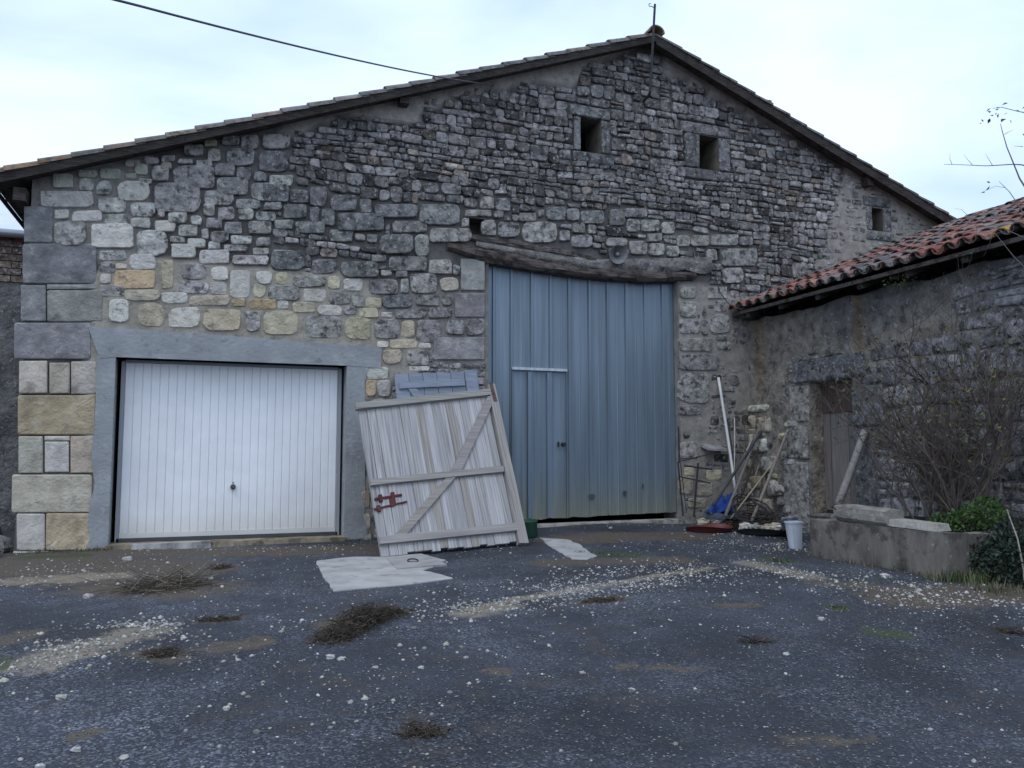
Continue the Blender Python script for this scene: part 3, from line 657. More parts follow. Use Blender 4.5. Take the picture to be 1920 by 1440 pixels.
# roof
roof = MB((.10, .085, .075))
for sgn in (-1, 1):
    xe = -0.34 if sgn < 0 else WALLR+.45
    z0_, ze = RIDGE.z-.085, tile_top(xe)-.085
    f_ = [(RIDGE.x, OV+.03, z0_), (xe, OV+.03, ze), (xe, OV+.03, ze-.03), (RIDGE.x, OV+.03, z0_-.03)]
    roof.prism(f_ if sgn > 0 else f_[::-1], (0, DEP-OV, 0))
roof = roof.build('roof', WOODD, barn)
for sgn in (-1, 1):
    xe = -0.34 if sgn < 0 else WALLR+.42
    mb = MB((.05, .042, .038)); n_ = 9
    for i in range(n_):
        xa, xb = RIDGE.x+(xe-RIDGE.x)*i/n_, RIDGE.x+(xe-RIDGE.x)*(i+1)/n_
        za, zb = tile_top(xa)-.062, tile_top(xb)-.062; h_ = .10 if sgn < 0 else .14
        q_ = [(xa, OV, za), (xb, OV, zb), (xb, OV, zb-h_), (xa, OV, za-h_)]
        mb.prism(q_ if sgn > 0 else q_[::-1], (0, .028, 0))
    mb.build('verge_board', WOODD, roof)
    mb = MB((.09, .075, .068)) ; mb.prism([(xe, OV+.03, tile_top(xe)-.12), (xe+sgn*.02, OV+.03, tile_top(xe)-.12), (xe+sgn*.02, OV+.03, tile_top(xe)-.17), (xe, OV+.03, tile_top(xe)-.17)][::int(sgn)], (0, DEP, 0)); mb.build('eave_board', WOODD, roof)
# rafters tails showing at the left eave
for k in range(10):
    yy = .3+k*.9; mb = MB((.10, .085, .075)); mb.bar((-.31, yy, tile_top(-.31)-.15), (.1, yy, tile_top(.1)-.17), .10, .08, (0, 0, 1)); mb.build('rafter', WOODD, roof)
for (a, bb) in ((756, 186), (1433, 198), (1624, 340), (40, 365)):
    p = W(a, bb, -.06); mb = MB((.085, .07, .06)); mb.box(p.x-.06, p.x+.06, -.16, .2, p.z-.09, p.z+.05); mb.build('purlin_end', WOODD, roof)
def tile_mesh(mb, L_, r0, r1, th, nseg, M4, col, up_=1):
    vs = []; k = nseg+1
    for (d, r) in ((0, r0), (L_, r1)):
        for rr in (r, r-th):
            for i in range(k):
                a = math.pi*i/nseg; vs.append(M4 @ Vector((d, rr*math.cos(a), up_*rr*math.sin(a)*.85)))
    o = [0, k, 2*k, 3*k]; fs = []
    for i in range(nseg):
        fs += [(o[0]+i, o[0]+i+1, o[2]+i+1, o[2]+i), (o[1]+i+1, o[1]+i, o[3]+i, o[3]+i+1), (o[0]+i+1, o[0]+i, o[1]+i, o[1]+i+1), (o[2]+i, o[2]+i+1, o[3]+i+1, o[3]+i)]
    fs += [(o[0], o[2], o[3], o[1]), (o[0]+nseg, o[1]+nseg, o[3]+nseg, o[2]+nseg)]
    mb.add(vs, fs, col)
def frame(o, dx, dz):                          # local x = dx, local z ~ dz
    dx = Vector(dx).normalized(); dy = Vector(dz).cross(dx).normalized(); dz = dx.cross(dy)
    return Matrix(((dx.x, dy.x, dz.x, o[0]), (dx.y, dy.y, dz.y, o[1]), (dx.z, dy.z, dz.z, o[2]), (0, 0, 0, 1)))
BT = [(.17, .155, .14), (.15, .145, .14), (.19, .15, .115), (.13, .125, .12), (.19, .18, .165)]
rest = MB()
for sgn in (-1, 1):
    xe = -0.34 if sgn < 0 else WALLR+.45; sl_ = slL if sgn < 0 else slR
    L_ = abs(xe-RIDGE.x)*math.sqrt(1+sl_*sl_); ex = .335; nrow = int(L_/ex)
    d = Vector((sgn, 0, -sl_)).normalized(); nrm = Vector((sgn*sl_, 0, 1)).normalized()
    for row in range(nrow+1):
        s0 = min(L_+.03-.44, row*ex)
        for c_ in range(5):
            base = Vector((RIDGE.x, OV+.07+c_*.21, RIDGE.z-.085))+d*s0+nrm*.012
            M4 = frame(base+nrm*random.uniform(-.004, .006), d+nrm*.035+Vector((0, random.uniform(-.02, .02), 0)), nrm)
            colr = vary(random.choice(BT), .25, .06)
            if sgn < 0 and row > nrow-3: colr = vary((.21, .14, .085), .2)
            if sgn > 0: colr = tuple(t_*.6 for t_ in colr)  # right slope: backlit shade of the tiles put into their colour
            mb = MB() if c_ < 2 else rest
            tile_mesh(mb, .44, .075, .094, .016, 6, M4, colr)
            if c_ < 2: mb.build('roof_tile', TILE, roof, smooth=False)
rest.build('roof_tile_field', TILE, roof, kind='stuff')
for sgn in (-1, 1):                            # the rest of each slope, too flat to be seen from the yard
    xe = -0.34 if sgn < 0 else WALLR+.45; mb = MB((.2, .17, .14)); vs = []; y = .9; k = 0
    while y < DEP+.1:
        h_ = .055 if k % 2 else .0
        vs += [(RIDGE.x, y, RIDGE.z-.07+h_), (xe, y, tile_top(xe)-.07+h_)]; y += .105; k += 1
    mb.add(vs, [(2*i, 2*i+1, 2*i+3, 2*i+2) for i in range(k-1)]); mb.build('roof_tile_field', TILE, roof, kind='stuff')
for k in range(6):
    mb = MB(); tile_mesh(mb, .46, .13, .115, .02, 8, frame((RIDGE.x, OV-.03+k*.4, RIDGE.z-.04+.012*(k % 2)), (0, 1, 0), (0, 0, 1)), vary((.30, .23, .15), .15)); mb.build('ridge_tile', TILE, roof)

# ------------------------------------------------------------------ iron pole at the ridge, overhead cable, wall cable
pt = W(1228, 8, -.36); pb = W(1219, 172, -.30); mb = MB((.05, .048, .05))
mb.tube([pt, pb, W(1216, 180, -.2), W(1208, 188, -.02), W(1207, 189, .05)], [.017, .018, .018, .017, .017], 8)
pl = thing('iron_pole', 'dark iron pole bracketed to the gable, rising above the ridge', 'pole', pb); mb.build('pole', IRON, pl)
h0 = pt+Vector((0, 0, -.06)); mb = MB((.12, .12, .125)); mb.tube([h0, h0+Vector((-.06, 0, .02)), h0+Vector((-.09, 0, .01)), h0+Vector((-.10, 0, .04)), h0+Vector((-.07, 0, .06))], .006, 6); mb.build('hook', IRON, pl)
ca, cb = W(926, 160, -.03), W(220, 0, -5.2); dvec = cb-ca; pts = []
for i in range(41):
    t_ = i/40*1.5; p = ca+dvec*t_; pts.append(p-Vector((0, 0, .0)))
for i, p in enumerate(pts): t_ = i/40*1.5; p.z -= .22*t_*(1-t_)*1.0 if t_ < 1 else 0
mb = MB((.035, .036, .04)); mb.tube(pts, .008, 6); tag(mb.build('power_cable', PLAST), 'black overhead cable running from the barn gable into the sky', 'cable')
mb = MB((.03, .03, .032)); mb.tube([W(1341, 490, .03), W(1341, 500, -.04), W(1343, 525, -.05), W(1350, 548, -.06), W(1362, 565, -.09), W(1376, 578, -.14), W(1392, 584, -.2), W(1405, 583, -.3)], .008, 6)
tag(mb.build('hanging_wire', PLAST), 'thin black wire drooping from barn wall to the outbuilding eave', 'wire')

# ------------------------------------------------------------------ outbuilding on the right
OX = 9.35; EX = 9.06; OYN = -7.6
outb = thing('outbuilding', 'low stone outbuilding with red clay tile roof and old plank door', 'outbuilding', (11.4, -3.5, 0))
DOOR = tuple(round(k, 3) for k in (-S(1517, 715, OX).y, -S(1598, 712, OX).y, .27, 1.99))     # u = -y
EAVZ = S(1640, 512, EX).z
wm_ = MB()
def oP(u, v, d): return (OX-d, -u, v)
EAVW = EAVZ-.13
us = brk(0.0, -OYN, .11, [DOOR[0], DOOR[1]]); vs2 = brk(-.6, EAVW, .11, [DOOR[2], DOOR[3]]); ix = {}
def brown(u, v):
    c0 = Vector((.27, .24, .20)); c1 = Vector((.17, .165, .162)); k = sstep(-.25, .35, fn(u*.7+3, v*.7, 2)+.25*(u-1.8)/2)
    c = c0.lerp(c1, k)
    for (pu, wdt) in ((S(1425, 700, OX).y, .10), (S(1610, 600, OX).y, .09)):
        if v > 1.2: c = c.lerp(Vector((.22, .14, .06)), .7*math.exp(-((u+pu)/wdt)**2)*sstep(1.2, 2.6, v))
    return c
for i in range(len(us)):
    for j in range(len(vs2)):
        e = inside(us[i], vs2[j], DOOR, 1e-3); d = 0 if e else .03*fn(us[i]*1.7, vs2[j]*1.7, 6)+.014*fn(us[i]*6, vs2[j]*6)
        wm_.v.append(oP(us[i], vs2[j]+(.05*fn(us[i]*2.1, 4.4)+.03*fn(us[i]*6, 1.2) if j == len(vs2)-1 else 0), d)); wm_.c.append((*brown(us[i], vs2[j]), 1)); ix[i, j] = len(wm_.v)-1
for i in range(len(us)-1):
    for j in range(len(vs2)-1):
        if inside((us[i]+us[i+1])/2, (vs2[j]+vs2[j+1])/2, DOOR): continue
        wm_.f.append((ix[i, j], ix[i+1, j], ix[i+1, j+1], ix[i, j+1]))
rc = (.30, .26, .20); u0, u1, v0, v1 = DOOR
quad(wm_, oP(u0, v0, 0), oP(u0, v1, 0), oP(u0, v1, -.45), oP(u0, v0, -.45), rc); quad(wm_, oP(u1, v0, 0), oP(u1, v0, -.45), oP(u1, v1, -.45), oP(u1, v1, 0), rc); quad(wm_, oP(u0, v1, 0), oP(u1, v1, 0), oP(u1, v1, -.45), oP(u0, v1, -.45), rc)
wm_.box(OX-.0, OX+.5, -u1, -u0, -.5, v0, (.2, .19, .17))
ow = wm_.build('wall', RENDER, outb, smooth=False)
mb = MB((.2, .19, .18)); mb.box(OX+.05, 17.5, OYN-.02, OYN+.4, -.6, EAVZ+.02); mb.box(17.2, 17.5, OYN+.4, .0, -.6, EAVZ+.02); mb.build('side_wall', RENDER, outb)
mb = MB((.12, .11, .10)); mb.box(OX+.9, OX+1.0, OYN+.4, -.03, -.5, EAVZ+.9*.36); mb.build('daylight_blocker', RENDER, outb)  # added board inside the building, blocks daylight showing through the eave gap
# stones showing through the render (large, low relief) and dressed door surround
dressed = []
def ob(x0, y0, x1, y1):
    a = S(x0, y1, OX); c_ = S(x1, y0, OX); return (-a.y, a.z, -c_.y, c_.z)
for (x0, y0, x1, y1, nm, col) in ((1478, 672, 1632, 712, 'door_lintel', (.15, .152, .16)), (1484, 722, 1516, 792, 'door_jamb', (.30, .28, .25)), (1478, 797, 1516, 860, 'door_jamb', (.29, .275, .25)), (1474, 866, 1516, 1010, 'door_jamb', (.29, .275, .25)),
                                  (1600, 720, 1655, 800, 'door_jamb', (.16, .16, .165)), (1600, 806, 1640, 950, 'door_jamb', (.15, .15, .155))):
    r = ob(x0, y0, x1, y1); r = (r[0], r[1], min(r[2], DOOR[0]-.004) if x1 == 1516 else r[2], r[3]) if x0 < 1600 else (max(r[0], DOOR[1]+.004), r[1], r[2], r[3])
    if nm == 'door_lintel': r = (DOOR[0]-.28, DOOR[3]+.004, DOOR[1]+.22, DOOR[3]+.30)
    dressed.append(r); mb = MB(); add_stone(mb, [(r[0], r[1]), (r[2], r[1]), (r[2], r[3]), (r[0], r[3])], oP, .028, col, 20, 12, inset=.02, rough=.012); mb.build(nm, STONE, ow)
def oblocked(u, v):
    if v > EAVW-.06 or v < .02: return True
    if inside(u, v, DOOR, .03): return True
    if any(a-.01 < u < c_+.01 and b_-.01 < v < d+.01 for a, b_, c_, d in dressed): return True
    k = fn(u*1.1, v*1.3, 11)+.22*(u-2.6)-(.5 if v > 2.35 else 0)
    return k < -.30
ocell = pack(.1, -OYN, 0, EAVW, oblocked, lambda u, v: (5, 13, 4, 9) if u > 2 else (4, 9, 3, 6), (6, 7, 9, 11))
ocell.sort(key=lambda r: -(r[2]-r[0])*(r[3]-r[1])); orub = MB(); kk = 0
for r in ocell:
    u, v = (r[0]+r[2])/2, (r[1]+r[3])/2; lum = random.uniform(.16, .31); col = (lum*1.03, lum*.99, lum*(.93 if u < 2.2 else 1.02))
    if u > 5.2: add_stone(orub, cell_quad(r), oP, .03, col, 9, 2.6); continue
    mb = MB(); add_stone(mb, cell_quad(r, .012, .016), oP, random.uniform(.012, .03), col, 10, random.uniform(2, 4), inset=.014); mb.build('stone', STONE, ow, smooth=True)
orub.build('rubble', STONE, ow, smooth=True, kind='stuff')
# broken corner: exposed ochre core stones
for (x0, y0, x1, y1, c) in ((1402, 757, 1442, 774, 'W'), (1386, 778, 1420, 806, 'Y'), (1420, 780, 1446, 812, 'B'), (1380, 815, 1412, 845, 'L'), (1414, 822, 1440, 848, 'W'), (1426, 856, 1452, 884, 'L'), (1384, 860, 1412, 890, 'B'), (1410, 892, 1436, 915, 'Y'), (1388, 905, 1408, 930, 'B'), (1440, 900, 1462, 930, 'L'), (1404, 935, 1450, 960, 'B')):
    a = S(x0, y1, OX); c_ = S(x1, y0, OX)
    mb = MB(); add_stone(mb, [(max(.01, -a.y), a.z), (max(.05, -c_.y), a.z), (max(.05, -c_.y), c_.z), (max(.01, -a.y), c_.z)], oP, random.uniform(.05, .09), vary(PAL[c], .15), 10, 1.6, inset=.03, rough=.1); mb.build('stone', STONE, ow, smooth=True)
random.seed(77)
for k in range(26):
    u_c, v_c = random.uniform(.06, .95), random.uniform(.12, 1.55)
    if random.random() < .35*u_c: continue
    w_, h_ = random.uniform(.05, .12), random.uniform(.035, .075)
    mb = MB(); add_stone(mb, [(u_c-w_, v_c-h_), (u_c+w_, v_c-h_), (u_c+w_, v_c+h_), (u_c-w_, v_c+h_)], oP, random.uniform(.02, .05), vary(PAL[random.choice('BBLYLG')], .25), 10, 1.3, inset=.02, rough=.12); mb.build('stone', random.choice((STONE, CREAMST)), ow)
# plank door
dm = MB((.05, .045, .04)); dm.box(OX+.235, OX+.26, -u1, -u0, v0, v1); od = dm.build('door', PLANKD, outb)
uu = u0+.012; k = 0
while uu < u1-.03:
    w_ = min(random.choice((.13, .15, .17)), u1-.006-uu); mb = MB(vary((.165, .15, .145), .18, .05) if k else (.16, .14, .13)); mb.box(OX+.205+.006*(k % 2), OX+.234, -uu-w_+.006, -uu, v0+.02+random.uniform(0, .04), v1-.01); o = mb.build('plank', PLANKD, od)
    for vi, vv in enumerate(mb.v):
        pass
    uu += w_; k += 1
mb = MB((.10, .07, .058)); mb.box(OX+.185, OX+.206, -u1+.01, -u0-.02, v1-.40, v1-.02); mb.build('top_panel', PLANKD, od)
# roof: clay canal tiles
slo = (W(1788, 421).z-EAVZ)/(W(1788, 421).x-EX); RX = 13.3; RZ = EAVZ+(RX-EX)*slo
om = MB((.10, .085, .07))
fr = [(EX+.02, -.02, EAVZ-.03), (RX, -.02, RZ-.03), (RX, -.02, RZ-.07), (EX+.02, -.02, EAVZ-.07)]
om.prism(fr, (0, OYN-.2, 0)); bx2 = 17.9
om.prism([(RX, -.02, RZ-.03), (bx2, -.02, EAVZ), (bx2, -.02, EAVZ-.04), (RX, -.02, RZ-.07)], (0, OYN-.2, 0)); oroof = om.build('roof', WOODD, outb)
mb = MB((.11, .095, .085)); mb.bar((EX-.005, -.05, EAVZ-.052), (EX-.02, OYN, EAVZ-.052), .045, .03, (1, 0, 0)); mb.build('eave_board', WOODD, oroof)
for k in range(9):
    yy = -.35-k*.72; mb = MB((.10, .085, .075)); mb.bar((EX+.03, yy, EAVZ-.10), (OX+.3, yy, EAVZ-.10+(OX+.27-EX)*slo), .09, .07, (0, 0, 1)); mb.build('rafter', WOODD, oroof)
d = Vector((-1, 0, -slo)).normalized(); nrm = Vector((-slo, 0, 1)).normalized(); Ls = (RX-EX)*math.sqrt(1+slo*slo)
TC = [(.24, .085, .062), (.20, .075, .058), (.28, .13, .09), (.16, .09, .075), (.14, .12, .11), (.19, .14, .12), (.11, .10, .097)]
pans = MB(); far = MB(); sp_ = .205; rows = 13; exs = (Ls-.08)/(rows-1)
random.seed(21)
for c_ in range(int((-OYN+.1)/sp_)):
    yy = -.12-c_*sp_
    for row in range(rows):
        s0 = Ls+.05-.46-row*exs if row < rows-1 else 0.0
        base = Vector((RX, yy+.012*math.sin(row*.9+c_), RZ))+d*max(0, s0)+nrm*(.02+.018*fn(yy*.8, row*.4)+.010*random.uniform(-1, 1))
        M4 = frame(base, d+nrm*.05+Vector((0, random.uniform(-.06, .06), random.uniform(-.015, .015))), nrm)
        wgt = .25+.55*(row/rows); colr = vary(random.choice(TC[4:] if random.random() < wgt else TC[:4]), .25, .08)
        if c_ == 21 and row < 3: colr = (.42, .24, .07)
        part = c_ < 23
        mb = MB() if part else far
        tile_mesh(mb, .46, .068, .086, .015, 6, M4, colr)
        if part: mb.build('roof_tile', TILE, oroof)
        b2 = base+Vector((0, -sp_/2, 0))-nrm*(.02+.0*row)
        tile_mesh(pans, .46, .095, .08, .014, 5, frame(b2+nrm*.075, d+nrm*.04, nrm), vary(random.choice(TC), .3, .08), up_=-1)
pans.build('channel_tiles', TILE, oroof, kind='stuff'); far.build('roof_tile_field', TILE, oroof, kind='stuff')
for k in range(19):
    mb = MB(); tile_mesh(mb, .46, .12, .105, .02, 8, frame((RX, -.1-k*.4, RZ-.01+.012*(k % 2)), (0, -1, .01), (0, 0, 1)), vary((.17, .125, .11), .25)); mb.build('ridge_tile', TILE, oroof)
mb = MB((.19, .185, .175)); vs = []; nn = 60     # mortar fillet where the roof meets the barn
for i in range(nn+1):
    t_ = i/nn; x = EX+(RX-EX)*t_; z = EAVZ+(RX-EX)*slo*t_; a = .05+.03*fn(x*4, 2); h_ = .11+.05*fn(x*5, 8)
    vs += [(x, -.055, z+h_), (x, -.075, z+h_*.75), (x, -.085-a, z+.045)]
mb.add(vs, [(i*3+j, i*3+j+1, i*3+j+4, i*3+j+3) for i in range(nn) for j in range(2)]); mb.build('mortar_fillet', MORTAR, oroof, smooth=True)

# ------------------------------------------------------------------ neighbouring house at the left edge
NY = 3.0
nb = thing('neighbour_house', 'grey rendered house with pale metal roof beyond the barn corner', 'house', (-4, NY, 0))
a = W(0, 437, NY).z; b0 = W(20, 530, NY).z; b1 = W(20, 448, NY).z
mb = MB((.17, .165, .16)); mb.box(-9, .0, NY, NY+5, -.4, b0); nwall = mb.build('wall', RENDER, nb)
mb = MB((.20, .13, .10)); mb.box(-9, .0, NY+.01, NY+4.9, b0, a-.02); bk = mb.build('brick_band', MORTAR, nb)
zz = b0+.01; r_ = 0
while zz < a-.10:
    xx = -1.6+(.13 if r_ % 2 else 0)
    while xx < -.1:
        q_ = MB(vary((.20, .155, .125), .3, .05)); q_.box(xx, xx+.27, NY-.018, NY+.02, zz, zz+.085); q_.build('brick', STONE, bk); xx += .285
    zz += .1; r_ += 1
mb = MB((.30, .09, .05)); mb.box(-9, .0, NY-.08, NY+.1, a-.10, a-.015); mb.build('eave_board', WOODD, nb)
mb = MB((.62, .66, .70)); mb.prism([(-9, NY-.12, a-.01), (-9, NY+5, a+2.4), (-9, NY+5, a+2.36), (-9, NY-.12, a-.05)][::-1], (9.2, 0, 0)); nr_ = mb.build('metal_roof', METALROOF, nb)
mb = MB((.34, .35, .37)); mb.tube([(-9, NY-.16, a-.03), (.1, NY-.16, a-.03)], .06, 10); mb.build('gutter', METALROOF, nb, smooth=True)

# ------------------------------------------------------------------ old wooden door leaning on the wall
random.seed(31)
B0, B1, T0, T1 = G(712, 1047, .005), G(985, 1022, .03), W(668, 762, -.62), W(925, 733, -.06)
DN = (B1-B0).cross(T0-B0).normalized()
if DN.y > 0: DN = -DN
def DP(s, t, d): 
    return (B0*(1-s)*(1-t)+B1*s*(1-t)+T1*s*t+T0*(1-s)*t)+DN*d
def dslab(mb, s0, t0, s1, t1, s2, t2, s3, t3, d0, d1, col=None):
    pp = [(s0, t0), (s1, t1), (s2, t2), (s3, t3)]
    return mb.hexa([DP(a, b_, d0) for a, b_ in pp]+[DP(a, b_, d1) for a, b_ in pp], col)
ld = thing('wooden_door', 'weathered grey ledged plank door leaning against the barn wall', 'door', B0)
WG = (.35, .335, .33); sx = 0.005; k = 0; npl = 17; wdt = .925/npl
for k in range(npl):
    w_ = wdt*random.uniform(.93, 1.0); c = vary(WG, .16, .012)
    if k in (7, 11): c = vary((.31, .28, .25), .1, .01)
    mb = MB(c); tb = random.uniform(-.004, .012); s0, s1 = k*wdt+.004, k*wdt+.004+w_
    dslab(mb, s0, tb, s1, tb, s1, .985, s0, .985, 0.0+.004*(k % 2), .026+.003*(k % 3)); mb.build('plank', WOODG, ld)
for (ta, tb, sw, th, e) in ((.955, 1.0, -.02, .075, .955), (.425, .462, .0, .07, .93), (.062, .106, .0, .07, .955)):
    mb = MB(vary((.29, .265, .245), .06)); dslab(mb, sw, ta, e, ta-.004, e, tb-.004, sw, tb, .031, th); mb.build('rail', WOODR, ld)
mb = MB((.30, .275, .25)); dslab(mb, .93, -.015, 1.0, -.02, 1.0, 1.03, .945, 1.03, .0, .068); mb.build('stile', WOODG, ld)
mb = MB((.12, .075, .07)); dslab(mb, .962, .90, .988, .90, .982, 1.04, .955, 1.04, .069, .075); mb.build('strap_hinge', IRON, ld)
for (s0, t0, s1, t1) in ((.10, .107, .50, .424), (.545, .463, .925, .945)):
    mb = MB(vary((.28, .255, .235), .06)); dslab(mb, s0, t0, s0+.075, t0, s1+.07, t1, s1, t1, .031, .06); mb.build('brace', WOODR, ld)
bt = (.10, .032, .03)
mb = MB(bt); dslab(mb, .015, .335, .19, .345, .19, .357, .015, .349, .032, .045); dslab(mb, .0, .275, .215, .302, .215, .310, .0, .285, .032, .045); mb.build('bolt_bar', IRON, ld)
for (s0, t0, t1) in ((.04, .32, .365), (.12, .29, .372), (.105, .285, .335), (.02, .262, .30)):
    mb = MB(bt); dslab(mb, s0, t0, s0+.022, t0, s0+.022, t1, s0, t1, .033, .05); mb.build('bolt_strap', IRON, ld)
# blue-grey shutter behind it
a, c_ = W(737, 700, -.05), W(893, 696, -.05); sb0, sb1 = Vector((a.x+.12, -.55, .03)), Vector((c_.x+.14, -.5, .03))
DB0, DB1, DT0, DT1, DDN = B0, B1, T0, T1, DN
B0, B1, T0, T1 = sb0, sb1, Vector((a.x, -.07, a.z)), Vector((c_.x, -.06, c_.z)); DN = (B1-B0).cross(T0-B0).normalized(); DN = -DN if DN.y > 0 else DN
sh = thing('wooden_shutter', 'blue-grey painted shutter with ledge and brace behind the plank door', 'shutter', B0)
SC = (.235, .265, .31)
for k in range(6):
    mb = MB(vary(SC, .10, .02)); dslab(mb, k/6+.003, 0, (k+1)/6-.003, 0, (k+1)/6-.003, .99 if k < 5 else 1.0, k/6+.003, .99+.003*k, 0, .026); mb.build('plank', PAINTW, sh)
mb = MB(vary(SC, .05)); dslab(mb, .04, .895, .82, .905, .82, .945, .04, .935, .027, .055); mb.build('rail', PAINTW, sh)
mb = MB(vary(SC, .05)); dslab(mb, .84, .1, .98, .1, .98, .995, .84, .995, .027, .045); mb.build('stile', PAINTW, sh)
mb = MB(vary(SC, .05)); dslab(mb, .50, .55, .60, .55, .24, .893, .14, .893, .027, .05); mb.build('brace', PAINTW, sh)
mb = MB(vary(SC, .05)); dslab(mb, .04, .2, .82, .21, .82, .25, .04, .24, .027, .055); mb.build('rail', PAINTW, sh)
B0, B1, T0, T1, DN = DB0, DB1, DT0, DT1, DDN
# green can tucked behind the door foot
p = G(990, 1000); p = Vector((5.50, -.78, gz(5.50, -.78))); mb = MB((.02, .075, .045)); vs = []
pf = [(.13, 0), (.145, .02), (.14, .17), (.15, .18), (.15, .20), (.13, .20), (.12, .05), (0.001, .05)]
for (r_, z_) in pf:
    for k in range(14): a = 2*math.pi*k/14; vs.append((p.x+r_*math.cos(a), p.y+r_*math.sin(a), p.z+z_))
mb.add(vs, [(i*14+k, i*14+(k+1) % 14, (i+1)*14+(k+1) % 14, (i+1)*14+k) for i in range(len(pf)-1) for k in range(14)]); tag(mb.build('bucket', PLAST, smooth=True), 'dark green plastic bucket tucked behind the leaning wooden door', 'bucket')

# ------------------------------------------------------------------ concrete pads in the yard
def pad(name, pts, h, col, label, cat, mat=OLDCON, jag=.05, sub=3):
    P_ = [G(*p) for p in pts]; ring = []
    for i, p in enumerate(P_):
        q_ = P_[(i+1) % len(P_)]; L_ = (q_-p).length; ns = max(2, int(L_/.08))
        for k in range(ns):
            w_ = p.lerp(q_, k/ns); j = jag*fn(w_.x*5, w_.y*5, 3)+jag*.6*fn(w_.x*14, w_.y*14, 5); ring.append(Vector((w_.x+j, w_.y+j*.7, 0)))
    mb = MB(col); nn = len(ring); c = sum(ring, Vector())/nn; vs = []
    for sc, dz in ((1.0, -.03), (1.0, h*.6), (.985, h), (.6, h), (.25, h)):
        for p in ring: w_ = c.lerp(p, sc); vs.append((w_.x, w_.y, gz(w_.x, w_.y)+dz))
    vs.append((c.x, c.y, gz(c.x, c.y)+h))
    mb.add(vs, [(k*nn+i, k*nn+(i+1) % nn, (k+1)*nn+(i+1) % nn, (k+1)*nn+i) for k in range(4) for i in range(nn)]+[(4*nn+i, 4*nn+(i+1) % nn, 5*nn) for i in range(nn)])
    return mb.build(name, mat, kind='structure')
PADC = M('pale_screed', 0.9, 4, 0.25, 30, 0.006, dark=(4.5, 0.57, (0.10, 0.10, 0.10), 0.5))
cp = pad('concrete_pad', [(592, 1054), (660, 1046), (720, 1046), (790, 1040), (835, 1052), (815, 1064), (790, 1072), (850, 1086), (760, 1098), (625, 1110), (606, 1082)], .014, (.37, .36, .335), '', '', PADC, .014)
hq = [G(725, 1051), G(800, 1044), G(838, 1062), G(745, 1071)]
mb = MB((.32, .305, .285)); mb.hexa([v+Vector((0, 0, .002)) for v in hq[::-1]]+[v+Vector((0, 0, .022)) for v in hq[::-1]])
hc = mb.build('hatch_cover', PADC, cp)
rp_ = G(774, 1057, .03); mb = MB((.05, .045, .045)); mb.tube([rp_+Vector((.05*math.cos(a), .035*math.sin(a), .012*math.sin(a)+.0)) for a in [2*math.pi*k/14 for k in range(15)]], .007, 6, cap=False); mb.build('ring', IRON, hc)
pad('concrete_patch', [(1012, 1008), (1035, 1010), (1070, 1012), (1092, 1024), (1118, 1044), (1100, 1050), (1072, 1049), (1050, 1036)], .008, (.36, .355, .34), '', '', PADC, .03)

# ------------------------------------------------------------------ things leaning in the corner
def stick(name, a, b_, r, col, label, cat, mat=BARK, n=8, grp=None, bend=.012):
    a, b_ = Vector(a), Vector(b_); pts = []
    for i in range(7):
        t_ = i/6; p = a.lerp(b_, t_); o = bend*math.sin(math.pi*t_); pts.append(p+Vector((o, o*.4, 0)))
    rr = r if isinstance(r, (list, tuple)) else (r, r*.9)
    mb = MB(col); mb.tube(pts, [rr[0]+(rr[1]-rr[0])*i/6 for i in range(7)], n); return tag(mb.build(name, mat, smooth=True), label, cat, grp)
stick('plastic_pipe', W(1347, 708, -.05), W(1381, 934, -.42), .021, (.62, .61, .58), 'tall white plastic pipe leaning against the stone wall beside the gate', 'pipe', PLAST, 10, bend=.01)
stick('iron_bar', W(1364, 785, -.05), W(1388, 985, -.35), .013, (.05, .05, .05), 'thin black iron bar right beside the tall white pipe', 'bar', IRON)
stick('thin_cane', W(1377, 783, -.04), W(1376, 900, -.3), .009, (.5, .47, .42), 'thin pale cane standing just behind the white pipe', 'cane')
stick('short_stake', W(1412, 818, -.1), W(1384, 878, -.35), .014, (.38, .35, .31), 'short pale stake leaning behind the dark tool handles', 'stake')
stick('tool_handle', W(1457, 766, -.12), W(1338, 948, -.75), (.020, .019), (.06, .06, .062), 'long dark straight tool handle slanting over the blue cloth', 'tool', bend=-.02)
stick('tool_handle', W(1447, 768, -.10), W(1388, 935, -.5), (.018, .016), (.07, .06, .05), 'dark brown tool handle crossing behind the long slanting one', 'tool')
stick('wooden_stake', S(1477, 806, OX-.05), W(1404, 990, -.85), (.016, .026), (.24, .215, .18), 'weathered forked wooden stake resting on the outbuilding corner', 'stake')
stick('brown_branch', W(1432, 838, -.15), W(1412, 905, -.35), .012, (.30, .24, .18), 'short brown branch stuck upright among the tools', 'branch')
stick('grey_board', W(1424, 800, -.2), W(1360, 968, -.9), (.022, .024), (.16, .15, .14), 'grey weathered lath slanting across the tools towards the red basin', 'lath', n=5)
stick('dark_stake', W(1440, 815, -.15), W(1418, 978, -.7), (.013, .015), (.07, .055, .045), 'dark upright stake standing in the wire coil', 'stake')
stick('bamboo_cane', S(1462, 850, OX-.05), W(1370, 972, -.9), (.009, .010), (.33, .29, .2), 'thin tan cane lying low across the wire coil', 'cane')
stick('rusty_rod', W(1394, 770, -.05), W(1402, 960, -.5), .007, (.14, .07, .045), 'thin rusty rod standing between the white pipe and tool handles', 'rod', IRON)
